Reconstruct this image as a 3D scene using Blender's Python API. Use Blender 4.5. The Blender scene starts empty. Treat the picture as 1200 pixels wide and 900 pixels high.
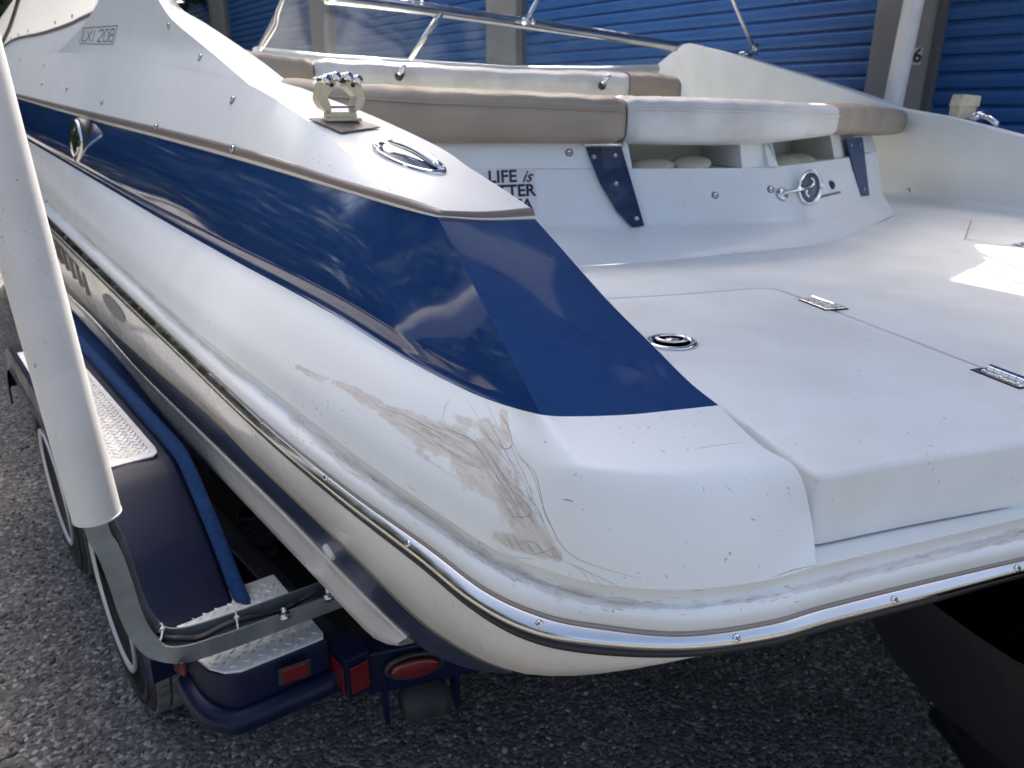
import bpy, bmesh, math, random
import numpy as np
from mathutils import Vector, Matrix, Quaternion
from mathutils.bvhtree import BVHTree

random.seed(7); rng = np.random.default_rng(7)
scene = bpy.context.scene
COL = scene.collection

# ---------------------------------------------------------------- camera
H = 1.60                        # eye height above the gravel
FPX = 880.0                     # focal length in pixels of a 1200 x 900 frame
PITCH = math.atan(328 / FPX)
SP, CP = math.sin(PITCH), math.cos(PITCH)
cam = bpy.data.cameras.new('camera')
cam.sensor_width = 36.0
cam.lens = FPX / 1200 * 36
cam.clip_start = 0.02
cam.clip_end = 900
cam.dof.use_dof = True
cam.dof.focus_distance = 0.98
cam.dof.aperture_fstop = 8.5
camo = bpy.data.objects.new('camera', cam)
COL.objects.link(camo)
camo.location = (0, 0, H)
camo.rotation_euler = (math.pi / 2 - PITCH, 0, 0)
scene.camera = camo

# ---------------------------------------------------------------- light
SUN_AZ = 12.0                   # degrees to the right of the view
SUN_EL = 51.0
world = bpy.data.worlds.new('World')
scene.world = world
world.use_nodes = True
wn = world.node_tree
for n in list(wn.nodes): wn.nodes.remove(n)
wo = wn.nodes.new('ShaderNodeOutputWorld')
wb = wn.nodes.new('ShaderNodeBackground')
ws = wn.nodes.new('ShaderNodeTexSky')
ws.sky_type = 'NISHITA'
ws.sun_disc = False
ws.sun_elevation = math.radians(SUN_EL)
ws.sun_rotation = math.radians(SUN_AZ)
ws.air_density = 0.85
ws.dust_density = 7.5
ws.ozone_density = 0.6
wb.inputs['Strength'].default_value = 0.12
wn.links.new(ws.outputs[0], wb.inputs[0])
wn.links.new(wb.outputs[0], wo.inputs[0])
sun = bpy.data.lights.new('sun', 'SUN')
sun.energy = 3.0
sun.angle = math.radians(0.53)
sun.color = (1.0, 0.955, 0.88)
suno = bpy.data.objects.new('sun', sun)
COL.objects.link(suno)
sd = Vector((math.sin(math.radians(SUN_AZ)) * math.cos(math.radians(SUN_EL)),
             math.cos(math.radians(SUN_AZ)) * math.cos(math.radians(SUN_EL)),
             math.sin(math.radians(SUN_EL))))
suno.rotation_euler = sd.to_track_quat('Z', 'Y').to_euler()
suno.location = (3, 3, 8)
scene.view_settings.view_transform = 'Standard'
scene.view_settings.look = 'None'
scene.view_settings.exposure = 1.85
scene.view_settings.gamma = 1.0

# ---------------------------------------------------------------- surveying helpers
def ray(u, v):                  # direction of a sight line per metre of depth
    a = (u - 600) / FPX; b = (v - 450) / FPX
    return np.array([a, CP - b * SP, -(SP + b * CP)])
def PZ(u, v, z):                # where the sight line meets a level
    r = ray(u, v); t = (H - z) / -r[2]
    return np.array([r[0] * t, r[1] * t, z])
def PD(u, v, d):                # at a depth
    r = ray(u, v) * d
    return np.array([r[0], r[1], H + r[2]])
def PV(u, v, A, B):             # on the vertical plane through A and B
    r = ray(u, v); A = np.asarray(A, float); B = np.asarray(B, float)
    n = np.array([B[1] - A[1], -(B[0] - A[0])])
    t = (A[0] * n[0] + A[1] * n[1]) / (r[0] * n[0] + r[1] * n[1])
    return np.array([r[0] * t, r[1] * t, H + r[2] * t])
def PP(u, v, A, n):             # on a plane
    r = ray(u, v); o = np.array([0, 0, H]); A = np.asarray(A, float); n = np.asarray(n, float)
    t = np.dot(A - o, n) / np.dot(r, n)
    return o + r * t
def PX(p):                      # back to pixels
    p = np.asarray(p, float); q = p - np.array([0, 0, H])
    d = q[..., 1] * CP - q[..., 2] * SP
    return 600 + q[..., 0] / d * FPX, 450 - (q[..., 1] * SP + q[..., 2] * CP) / d * FPX
def cr(P, m):                   # Catmull-Rom through the rows of P, m samples per span
    P = np.asarray(P, float)
    Q = np.vstack([2 * P[0] - P[1], P, 2 * P[-1] - P[-2]])
    out = []
    for i in range(1, len(Q) - 2):
        p0, p1, p2, p3 = Q[i - 1:i + 3]
        for k in range(m):
            t = k / m
            out.append(0.5 * ((2 * p1) + (-p0 + p2) * t + (2 * p0 - 5 * p1 + 4 * p2 - p3) * t * t + (-p0 + 3 * p1 - 3 * p2 + p3) * t ** 3))
    out.append(P[-1])
    return np.array(out)
def resample(P, n):             # n points evenly spaced along
    P = np.asarray(P, float)
    s = np.r_[0, np.cumsum(np.linalg.norm(np.diff(P, axis=0), axis=1))]
    t = np.linspace(0, s[-1], n)
    return np.stack([np.interp(t, s, P[:, i]) for i in range(P.shape[1])], 1)
def inward(P):                  # unit plan normals pointing into the boat
    T = np.gradient(np.asarray(P)[:, :2], axis=0)
    T /= np.linalg.norm(T, axis=1)[:, None]
    return np.stack([-T[:, 1], T[:, 0]], 1)   # stations run from the bow towards starboard
def PW(u, v, base, off):        # sight line against the wall standing on a plan curve moved inward by off
    b = np.asarray(base); q = b[:, :2] + inward(b) * off
    r = ray(u, v)
    best = None
    for i in range(len(q) - 1):
        a, c = q[i], q[i + 1]; e = c - a
        M = np.array([[r[0], -e[0]], [r[1], -e[1]]])
        if abs(np.linalg.det(M)) < 1e-12: continue
        t, s = np.linalg.solve(M, a)
        lo = -300 if i == 0 else -1e-6; hi = 300 if i == len(q) - 2 else 1 + 1e-6
        if t > 0.1 and lo <= s <= hi and (best is None or t < best): best = t
    return np.array([r[0] * best, r[1] * best, H + r[2] * best])

# ---------------------------------------------------------------- materials
def mat(name, col, rough=0.5, metal=0.0, col2=None, nscale=8.0, ndetail=4, nlo=0.4, nhi=0.65, bump=0.0, bscale=60.0,
        coat=0.0, rvar=0.0, spec=0.5, dist=0.002, specks=0.0):
    m = bpy.data.materials.new(name); m.use_nodes = True
    N = m.node_tree.nodes; L = m.node_tree.links
    p = N['Principled BSDF']
    p.inputs['Base Color'].default_value = (*col, 1); p.inputs['Roughness'].default_value = rough
    p.inputs['Metallic'].default_value = metal; p.inputs['Coat Weight'].default_value = coat
    p.inputs['Coat Roughness'].default_value = 0.04
    p.inputs['Specular IOR Level'].default_value = spec
    tc = N.new('ShaderNodeTexCoord')
    if col2 is not None or rvar:
        nz = N.new('ShaderNodeTexNoise'); nz.inputs['Scale'].default_value = nscale; nz.inputs['Detail'].default_value = ndetail
        L.new(tc.outputs['Object'], nz.inputs['Vector'])
        rp = N.new('ShaderNodeMapRange'); rp.inputs[1].default_value = nlo; rp.inputs[2].default_value = nhi
        L.new(nz.outputs[0], rp.inputs[0])
        if col2 is not None:
            mx = N.new('ShaderNodeMix'); mx.data_type = 'RGBA'
            mx.inputs[6].default_value = (*col, 1); mx.inputs[7].default_value = (*col2, 1)
            L.new(rp.outputs[0], mx.inputs[0]); L.new(mx.outputs[2], p.inputs['Base Color'])
        if rvar:
            r2 = N.new('ShaderNodeMapRange'); r2.inputs[3].default_value = rough; r2.inputs[4].default_value = rough + rvar
            L.new(rp.outputs[0], r2.inputs[0]); L.new(r2.outputs[0], p.inputs['Roughness'])
    if specks:
        sn = N.new('ShaderNodeTexNoise'); sn.inputs['Scale'].default_value = 130; sn.inputs['Detail'].default_value = 2; L.new(tc.outputs['Object'], sn.inputs['Vector'])
        sm_ = N.new('ShaderNodeTexNoise'); sm_.inputs['Scale'].default_value = 4; sm_.inputs['Detail'].default_value = 5; L.new(tc.outputs['Object'], sm_.inputs['Vector'])
        ad = N.new('ShaderNodeMath'); ad.operation = 'MULTIPLY_ADD'; ad.inputs[1].default_value = .35; L.new(sm_.outputs[0], ad.inputs[0]); L.new(sn.outputs[0], ad.inputs[2])
        sr = N.new('ShaderNodeMapRange'); sr.inputs[1].default_value = .885; sr.inputs[2].default_value = .95; sr.inputs[4].default_value = specks; L.new(ad.outputs[0], sr.inputs[0])
        mz = N.new('ShaderNodeMix'); mz.data_type = 'RGBA'; mz.inputs[7].default_value = (.12, .10, .085, 1)
        if p.inputs['Base Color'].links: L.new(p.inputs['Base Color'].links[0].from_socket, mz.inputs[6])
        else: mz.inputs[6].default_value = (*col, 1)
        L.new(sr.outputs[0], mz.inputs[0]); L.new(mz.outputs[2], p.inputs['Base Color'])
    if bump:
        bn = N.new('ShaderNodeTexNoise'); bn.inputs['Scale'].default_value = bscale; bn.inputs['Detail'].default_value = 3
        L.new(tc.outputs['Object'], bn.inputs['Vector'])
        bp = N.new('ShaderNodeBump'); bp.inputs['Strength'].default_value = bump; bp.inputs['Distance'].default_value = dist
        L.new(bn.outputs[0], bp.inputs['Height']); L.new(bp.outputs[0], p.inputs['Normal'])
    return m
M = {}
M['gel'] = mat('white gelcoat', (.745, .77, .755), .38, col2=(.685, .70, .675), nscale=5, nlo=.3, nhi=.75, coat=.12, rvar=.14, bump=.05, bscale=9, dist=.002, specks=.5)
M['gelmatt'] = mat('white non-skid gelcoat', (.72, .745, .73), .6, col2=(.63, .645, .62), nscale=6, ndetail=9, nlo=.35, nhi=.75, bump=.5, bscale=520, rvar=.1, dist=.0012, specks=.4)
M['cream'] = mat('cream hull gelcoat', (.68, .665, .62), .24, col2=(.62, .595, .535), nscale=4, coat=.3, rvar=.08, bump=.05, bscale=6, dist=.004)
M['navy'] = mat('navy gelcoat', (.010, .038, .130), .06, coat=.45, rvar=.05, nscale=30, col2=(.012, .043, .142))
M['navymatt'] = mat('worn navy boot stripe', (.012, .022, .06), .3, col2=(.03, .04, .07), nscale=30, coat=.2)
M['gold'] = mat('gold pinstripe', (.20, .165, .10), .35)
M['taupe'] = mat('taupe tape stripe', (.20, .165, .145), .4)
M['whitestripe'] = mat('white pinstripe', (.75, .74, .70), .4)
M['steel'] = mat('stainless steel', (.62, .62, .61), .13, 1.0, rvar=.14, nscale=25, bump=.06, bscale=30)
M['chrome'] = mat('chrome', (.75, .75, .75), .06, 1.0)
M['mirror'] = mat('polished stainless plate', (.55, .57, .60), .12, 1.0, rvar=.15, nscale=14, bump=.05, bscale=18)
M['dark'] = mat('black shadow gap', (.015, .015, .017), .7)
M['rubber'] = mat('black tyre rubber', (.022, .022, .023), .75, col2=(.045, .043, .04), nscale=14, bump=.2, bscale=120)
M['tread'] = mat('worn tyre tread', (.19, .18, .17), .85, col2=(.11, .105, .10), nscale=20)
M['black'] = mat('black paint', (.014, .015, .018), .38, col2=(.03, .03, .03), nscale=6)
M['vinyltan'] = mat('taupe marine vinyl', (.34, .285, .222), .5, col2=(.30, .248, .192), nscale=7, bump=.25, bscale=350, rvar=.08, dist=.0008)
M['vinylwhite'] = mat('white marine vinyl', (.66, .65, .625), .5, col2=(.50, .485, .46), nscale=9, ndetail=7, nlo=.45, nhi=.8, bump=.25, bscale=350, rvar=.1, dist=.0008)
M['creampad'] = mat('cream pad', (.50, .46, .36), .6)
M['pvc'] = mat('white pvc pipe', (.64, .635, .61), .42, col2=(.55, .535, .50), nscale=8, ndetail=10, nlo=.4, nhi=.8, bump=.08, bscale=60, specks=.7)
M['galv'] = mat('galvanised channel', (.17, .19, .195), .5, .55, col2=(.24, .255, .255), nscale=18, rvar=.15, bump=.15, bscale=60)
M['blackwire'] = mat('black cable', (.012, .012, .014), .45)
M['nylon'] = mat('white nylon tie', (.62, .62, .60), .5)
M['fender'] = mat('navy trailer paint', (.003, .007, .030), .36, col2=(.009, .013, .034), nscale=9, ndetail=9, nlo=.4, nhi=.8, coat=.05, rvar=.2, spec=.22, bump=.04, bscale=60, specks=.5)
M['plate'] = mat('aluminium tread plate', (.78, .76, .72), .45, .35, col2=(.68, .66, .62), nscale=24, rvar=.2, bump=.15, bscale=150)
M['carpet'] = mat('blue marine carpet', (.007, .040, .125), .95, col2=(.012, .06, .175), nscale=70, bump=.9, bscale=500)
M['frame'] = mat('dark trailer frame', (.008, .009, .014), .45, col2=(.09, .085, .075), nscale=55, ndetail=8, nlo=.62, nhi=.72, bump=.3, bscale=70)
M['red'] = mat('red reflector plastic', (.16, .005, .008), .28, col2=(.10, .004, .006), nscale=80, coat=.6, bump=.3, bscale=180)
M['rim'] = mat('silver wheel rim', (.66, .68, .70), .35, .5, rvar=.15)
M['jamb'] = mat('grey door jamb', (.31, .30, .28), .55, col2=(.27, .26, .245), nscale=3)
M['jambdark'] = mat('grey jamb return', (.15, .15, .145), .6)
M['door'] = mat('blue roll-up door steel', (.030, .125, .36), .40, col2=(.038, .145, .39), nscale=2, ndetail=8, rvar=.12, bump=.15, bscale=5, dist=.01, specks=.25)
M['doorgroove'] = mat('blue door groove', (.006, .03, .13), .55)
M['lettering'] = mat('black print', (.02, .02, .022), .5)
M['sticker'] = mat('clear sticker film', (.68, .69, .70), .25)
M['speck'] = mat('dark grime', (.30, .26, .23), .8)
M['canvas'] = mat('royal blue bimini canvas', (.06, .12, .30), .9)
tvm = bpy.data.materials.new('translucent white vinyl'); tvm.use_nodes = True; tn_ = tvm.node_tree
pt_ = tn_.nodes['Principled BSDF']; pt_.inputs['Base Color'].default_value = (.74, .75, .74, 1); pt_.inputs['Roughness'].default_value = .35
tl_ = tn_.nodes.new('ShaderNodeBsdfTranslucent'); tl_.inputs[0].default_value = (.8, .8, .78, 1); mx_ = tn_.nodes.new('ShaderNodeMixShader'); mx_.inputs[0].default_value = .45
tn_.links.new(pt_.outputs[0], mx_.inputs[1]); tn_.links.new(tl_.outputs[0], mx_.inputs[2]); tn_.links.new(mx_.outputs[0], tn_.nodes['Material Output'].inputs[0])
M['translucent'] = tvm
M['plastic'] = mat('aged ivory plastic', (.60, .545, .40), .3, col2=(.50, .44, .30), nscale=30)
M['bark'] = mat('bark', (.09, .07, .05), .9, col2=(.05, .04, .03), nscale=12)
M['leaf'] = mat('foliage', (.04, .075, .025), .7, col2=(.075, .11, .035), nscale=3)
M['leaf2'] = mat('dark foliage', (.022, .045, .02), .7, col2=(.045, .07, .03), nscale=3)
M['siding'] = mat('pale metal siding', (.45, .44, .42), .5)
M['roof'] = mat('grey metal roof', (.28, .29, .30), .4, .3)

# glass
gm = bpy.data.materials.new('windshield glass'); gm.use_nodes = True
g = gm.node_tree; p = g.nodes['Principled BSDF']
p.inputs['Base Color'].default_value = (.72, .78, .80, 1); p.inputs['Roughness'].default_value = .03; p.inputs['IOR'].default_value = 1.45
p.inputs['Transmission Weight'].default_value = 1.0
M['glass'] = gm

# gelcoat with scuffs: a mask stored on the mesh says where the boat was scraped, noise frays it
def scuffed(name, base, tint):
    m = mat(name, base, .40, coat=.06, rvar=.12, nscale=6, nlo=.3, nhi=.75, col2=tuple(c * .93 for c in base), bump=.04, bscale=9, dist=.002, specks=.6)
    N = m.node_tree.nodes; L = m.node_tree.links; p = N['Principled BSDF']
    at = N.new('ShaderNodeAttribute'); at.attribute_name = 'scuff'
    fl = N.new('ShaderNodeAttribute'); fl.attribute_name = 'flow'
    def noise(sc, det, rough, dist, stretch):
        mp = N.new('ShaderNodeMapping'); mp.inputs['Scale'].default_value = stretch; L.new(fl.outputs['Vector'], mp.inputs['Vector'])
        n = N.new('ShaderNodeTexNoise'); n.inputs['Scale'].default_value = sc; n.inputs['Detail'].default_value = det; n.inputs['Roughness'].default_value = rough; n.inputs['Distortion'].default_value = dist
        L.new(mp.outputs[0], n.inputs['Vector']); return n.outputs[0]
    def ramp(s, a, b, lo=0.0, hi=1.0):
        r = N.new('ShaderNodeMapRange'); r.interpolation_type = 'SMOOTHSTEP'; r.inputs[1].default_value = a; r.inputs[2].default_value = b; r.inputs[3].default_value = lo; r.inputs[4].default_value = hi; L.new(s, r.inputs[0]); return r.outputs[0]
    def op(o, x, y, z=None):
        n = N.new('ShaderNodeMath'); n.operation = o
        for i, q in enumerate((x, y, z)):
            if q is None: continue
            if isinstance(q, (int, float)): n.inputs[i].default_value = q
            else: L.new(q, n.inputs[i])
        return n.outputs[0]
    blot = noise(26, 6, .6, .8, (1, 1, 1)); streak = noise(22, 7, .72, .5, (1, 5.5, 1)); fine = noise(70, 5, .7, .2, (1, 7, 1))
    s = op('ADD', at.outputs['Fac'], op('MULTIPLY_ADD', blot, 1.3, -.65))
    stain = op('MULTIPLY', ramp(s, .36, .62), ramp(at.outputs['Fac'], .02, .18))
    s2 = op('ADD', op('MULTIPLY', at.outputs['Fac'], .55), streak)
    dark = op('MULTIPLY', ramp(s2, .90, 1.08), ramp(at.outputs['Fac'], .1, .45))
    chip = op('MULTIPLY', op('MULTIPLY', ramp(fine, .56, .64), stain), .55)
    c0 = p.inputs['Base Color'].links[0].from_socket
    def mixc(a_, col, f):
        x = N.new('ShaderNodeMix'); x.data_type = 'RGBA'; L.new(a_, x.inputs[6]); x.inputs[7].default_value = (*col, 1); L.new(f, x.inputs[0]); return x.outputs[2]
    c = mixc(c0, tint, op('MULTIPLY', stain, ramp(streak, .3, .62, .45, .9))); c = mixc(c, tuple(q * .58 for q in tint), op('MULTIPLY', dark, .5)); c = mixc(c, base, chip)
    L.new(c, p.inputs['Base Color'])
    L.new(op('MULTIPLY_ADD', stain, -.06, .06), p.inputs['Coat Weight'])
    ob = p.inputs['Normal'].links[0].from_node
    b = N.new('ShaderNodeBump'); b.inputs['Strength'].default_value = .5; b.inputs['Distance'].default_value = .0012; b.invert = True
    L.new(op('ADD', dark, op('MULTIPLY', stain, fine)), b.inputs['Height']); L.new(ob.outputs[0], b.inputs['Normal']); L.new(b.outputs[0], p.inputs['Normal'])
    return m
M['scuffed'] = scuffed('scuffed white gelcoat', (.745, .77, .755), (.57, .52, .455))

# gravel
def gravel_mat(name, fine):
    m = bpy.data.materials.new(name); m.use_nodes = True
    N = m.node_tree.nodes; L = m.node_tree.links; p = N['Principled BSDF']; p.inputs['Roughness'].default_value = .85
    tc = N.new('ShaderNodeTexCoord')
    if fine:
        v = N.new('ShaderNodeTexVoronoi'); v.inputs['Scale'].default_value = 85; L.new(tc.outputs['Object'], v.inputs['Vector'])
        sep = N.new('ShaderNodeSeparateColor'); L.new(v.outputs['Color'], sep.inputs[0])
        src = sep.outputs[0]
    else:
        oi = N.new('ShaderNodeAttribute'); oi.attribute_name = 'tone'; src = oi.outputs['Fac']
    r = N.new('ShaderNodeValToRGB'); e = r.color_ramp.elements
    e[0].position = 0; e[0].color = (.07, .067, .062, 1); e[1].position = 1; e[1].color = (.38, .36, .325, 1)
    a = e.new(.5); a.color = (.13, .122, .112, 1); a = e.new(.85); a.color = (.215, .20, .18, 1)
    L.new(src, r.inputs[0])
    n = N.new('ShaderNodeTexNoise'); n.inputs['Scale'].default_value = 1.7; n.inputs['Detail'].default_value = 6; L.new(tc.outputs['Object'], n.inputs['Vector'])
    mx = N.new('ShaderNodeMix'); mx.data_type = 'RGBA'; mx.blend_type = 'MULTIPLY'; mx.inputs[0].default_value = .6
    L.new(r.outputs[0], mx.inputs[6])
    r2 = N.new('ShaderNodeMapRange'); r2.inputs[1].default_value = .3; r2.inputs[2].default_value = .7; r2.inputs[3].default_value = .55; r2.inputs[4].default_value = 1.2; L.new(n.outputs[0], r2.inputs[0])
    L.new(r2.outputs[0], mx.inputs[7]); L.new(mx.outputs[2], p.inputs['Base Color'])
    if fine:
        b = N.new('ShaderNodeBump'); b.inputs['Strength'].default_value = .9; b.inputs['Distance'].default_value = .006; b.invert = True
        L.new(v.outputs['Distance'], b.inputs['Height']); L.new(b.outputs[0], p.inputs['Normal'])
    return m
M['ground'] = gravel_mat('asphalt and gravel', True)
M['stone'] = gravel_mat('gravel stones', False)

# ---------------------------------------------------------------- building helpers
WL = {}                                        # world location of every empty and part
def tag(o, label=None, cat=None, group=None, kind=None):
    if label: o['label'] = label
    if cat: o['category'] = cat
    if group: o['group'] = group
    if kind: o['kind'] = kind
    return o
def thing(name, label, cat, loc, group=None):
    o = bpy.data.objects.new(name, None); COL.objects.link(o); o.location = loc; o.empty_display_size = .2
    WL[o] = Vector(loc); return tag(o, label, cat, group)
def mk(name, me, mats, parent=None, smooth=True, kind=None, label=None):
    """link a mesh drawn in world coordinates as one object"""
    base = WL[parent] if parent else Vector((0, 0, 0))
    if parent: me.transform(Matrix.Translation(-base))
    for m in (mats if isinstance(mats, (list, tuple)) else [mats]): me.materials.append(m)
    if smooth:
        me.polygons.foreach_set('use_smooth', [True] * len(me.polygons))
    me.update()
    o = bpy.data.objects.new(name, me); COL.objects.link(o)
    if parent: o.parent = parent
    WL[o] = base.copy() if parent else Vector((0, 0, 0))
    tag(o, label=label, kind=kind)
    return o
def mesh(verts, faces, name='m'):
    me = bpy.data.meshes.new(name); me.from_pydata([tuple(v) for v in verts], [], [tuple(f) for f in faces]); me.update(); return me
def grid(rows, mfun=None, close=False):
    """rows: list of (n,3) arrays -> mesh of quads; mfun(r) gives the material index of strip r"""
    R = np.array(rows); nr, nc = R.shape[:2]
    V = R.reshape(-1, 3)
    idx = np.arange(nr * nc).reshape(nr, nc)
    rr = range(nr if close else nr - 1)
    F = []; mi = []
    for r in rr:
        a = idx[r]; b = idx[(r + 1) % nr]
        for c in range(nc - 1):
            F.append((a[c], a[c + 1], b[c + 1], b[c])); mi.append(mfun(r) if mfun else 0)
    me = bpy.data.meshes.new('grid'); me.from_pydata(V.tolist(), [], F)
    me.polygons.foreach_set('material_index', mi); me.update()
    return me
def tube(path, rad, seg=12, caps=True, flat=None):
    """round tube along a path; flat=(a,b) gives an elliptic section"""
    P = [Vector(p) for p in path]; n = len(P)
    rads = rad if isinstance(rad, (list, tuple, np.ndarray)) else [rad] * n
    T = [(P[min(i + 1, n - 1)] - P[max(i - 1, 0)]).normalized() for i in range(n)]
    up = Vector((0, 0, 1)) if abs(T[0].z) < .9 else Vector((0, 1, 0))
    x = T[0].cross(up).normalized(); V = []; F = []
    for i in range(n):
        if i:
            q = T[i - 1].rotation_difference(T[i]); x = q @ x
        y = T[i].cross(x).normalized()
        for k in range(seg):
            a = 2 * math.pi * k / seg
            ca, sa = math.cos(a), math.sin(a)
            if flat: ca *= flat[0]; sa *= flat[1]
            V.append(P[i] + (x * ca + y * sa) * rads[i])
    for i in range(n - 1):
        for k in range(seg):
            F.append((i * seg + k, i * seg + (k + 1) % seg, (i + 1) * seg + (k + 1) % seg, (i + 1) * seg + k))
    if caps:
        F.append(tuple(range(seg))[::-1]); F.append(tuple((n - 1) * seg + k for k in range(seg)))
    return mesh(V, F)
def prism(outline, z0, z1, bevel=0.0, segs=3):
    """solid slab with plan outline (list of xy), bevelled edges"""
    bm = bmesh.new()
    a = [bm.verts.new((p[0], p[1], z1)) for p in outline]
    f = bm.faces.new(a); f.normal_update()
    if f.normal.z < 0: bmesh.ops.reverse_faces(bm, faces=[f])
    ex = bmesh.ops.extrude_face_region(bm, geom=[f])
    for v in ex['geom']:
        if isinstance(v, bmesh.types.BMVert): v.co.z = z0
    bmesh.ops.recalc_face_normals(bm, faces=bm.faces)
    if bevel:
        es = [e for e in bm.edges if len(e.link_faces) == 2 and (e.verts[0].co.z > z1 - 1e-5 and e.verts[1].co.z > z1 - 1e-5)]
        bmesh.ops.bevel(bm, geom=es, offset=bevel, segments=segs, profile=.5, affect='EDGES', clamp_overlap=True)
    me = bpy.data.meshes.new('prism'); bm.to_mesh(me); bm.free(); return me
def solid(corners, bevel=0.0, segs=2):
    """box-like solid from 8 corners: bottom 4 then top 4"""
    bm = bmesh.new(); v = [bm.verts.new(tuple(c)) for c in corners]
    for f in ((3, 2, 1, 0), (4, 5, 6, 7), (0, 1, 5, 4), (1, 2, 6, 5), (2, 3, 7, 6), (3, 0, 4, 7)): bm.faces.new([v[i] for i in f])
    bmesh.ops.recalc_face_normals(bm, faces=bm.faces)
    if bevel: bmesh.ops.bevel(bm, geom=list(bm.edges), offset=bevel, segments=segs, profile=.5, affect='EDGES', clamp_overlap=True)
    me = bpy.data.meshes.new('solid'); bm.to_mesh(me); bm.free(); return me
def obox(o, ax, ay, az, bevel=0.0, segs=2):
    """oriented box from corner o with edge vectors"""
    o, ax, ay, az = (np.asarray(q, float) for q in (o, ax, ay, az))
    return solid([o, o + ax, o + ax + ay, o + ay, o + az, o + ax + az, o + ax + ay + az, o + ay + az], bevel, segs)
def lathe(prof, seg=24, caps=True):
    """profile (r,z) turned about z"""
    V = []; F = []
    for r, z in prof:
        for k in range(seg):
            a = 2 * math.pi * k / seg; V.append((r * math.cos(a), r * math.sin(a), z))
    for i in range(len(prof) - 1):
        for k in range(seg):
            F.append((i * seg + k, i * seg + (k + 1) % seg, (i + 1) * seg + (k + 1) % seg, (i + 1) * seg + k))
    if caps: F.append(tuple(range(seg))[::-1]); F.append(tuple((len(prof) - 1) * seg + k for k in range(seg)))
    return mesh(V, F)
def join(*mes):
    bm = bmesh.new()
    off = 0
    for me in mes:
        bm.from_mesh(me)
    out = bpy.data.meshes.new('j'); bm.to_mesh(out); bm.free(); return out
def placed(me, loc, normal, spin=0.0, scale=1.0, xdir=None):
    """move a z-up mesh to loc with its z along normal (x towards xdir)"""
    n = Vector(normal).normalized()
    if xdir is not None:
        x = Vector(xdir); x = (x - n * x.dot(n)).normalized(); y = n.cross(x)
        R = Matrix((x, y, n)).transposed().to_4x4()
    else:
        R = n.to_track_quat('Z', 'Y').to_matrix().to_4x4() @ Matrix.Rotation(spin, 4, 'Z')
    return Matrix.Translation(Vector(loc)) @ R @ Matrix.Scale(scale, 4)
def inst(name, me, parent, Mx, label=None):
    o = bpy.data.objects.new(name, me); COL.objects.link(o); o.parent = parent
    base = WL[parent]
    o.matrix_local = Matrix.Translation(-base) @ Mx
    WL[o] = Mx.translation.copy()
    if label: o['label'] = label
    return o
def ready(me, m, smooth=True):
    me.materials.append(m)
    if smooth: me.polygons.foreach_set('use_smooth', [True] * len(me.polygons))
    return me
def autosmooth(o, deg=35):
    me = o.data
    me.polygons.foreach_set('use_smooth', [True] * len(me.polygons))
    bm = bmesh.new(); bm.from_mesh(me)
    for e in bm.edges:
        if len(e.link_faces) == 2 and e.calc_face_angle(0) > math.radians(deg): e.smooth = False
    bm.to_mesh(me); bm.free()
    return o
def bvh(*obs):
    V = []; F = []
    for o in obs:
        b = len(V); V += [v.co + WL[o] for v in o.data.vertices]; F += [[i + b for i in q.vertices] for q in o.data.polygons]
    return BVHTree.FromPolygons(V, F)
def hit(tree, u, v):
    r = Vector(ray(u, v)).normalized()
    loc, n, i, d = tree.ray_cast(Vector((0, 0, H)), r)
    if loc is None: return None, None
    if n.dot(r) > 0: n = -n
    return loc, n
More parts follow.
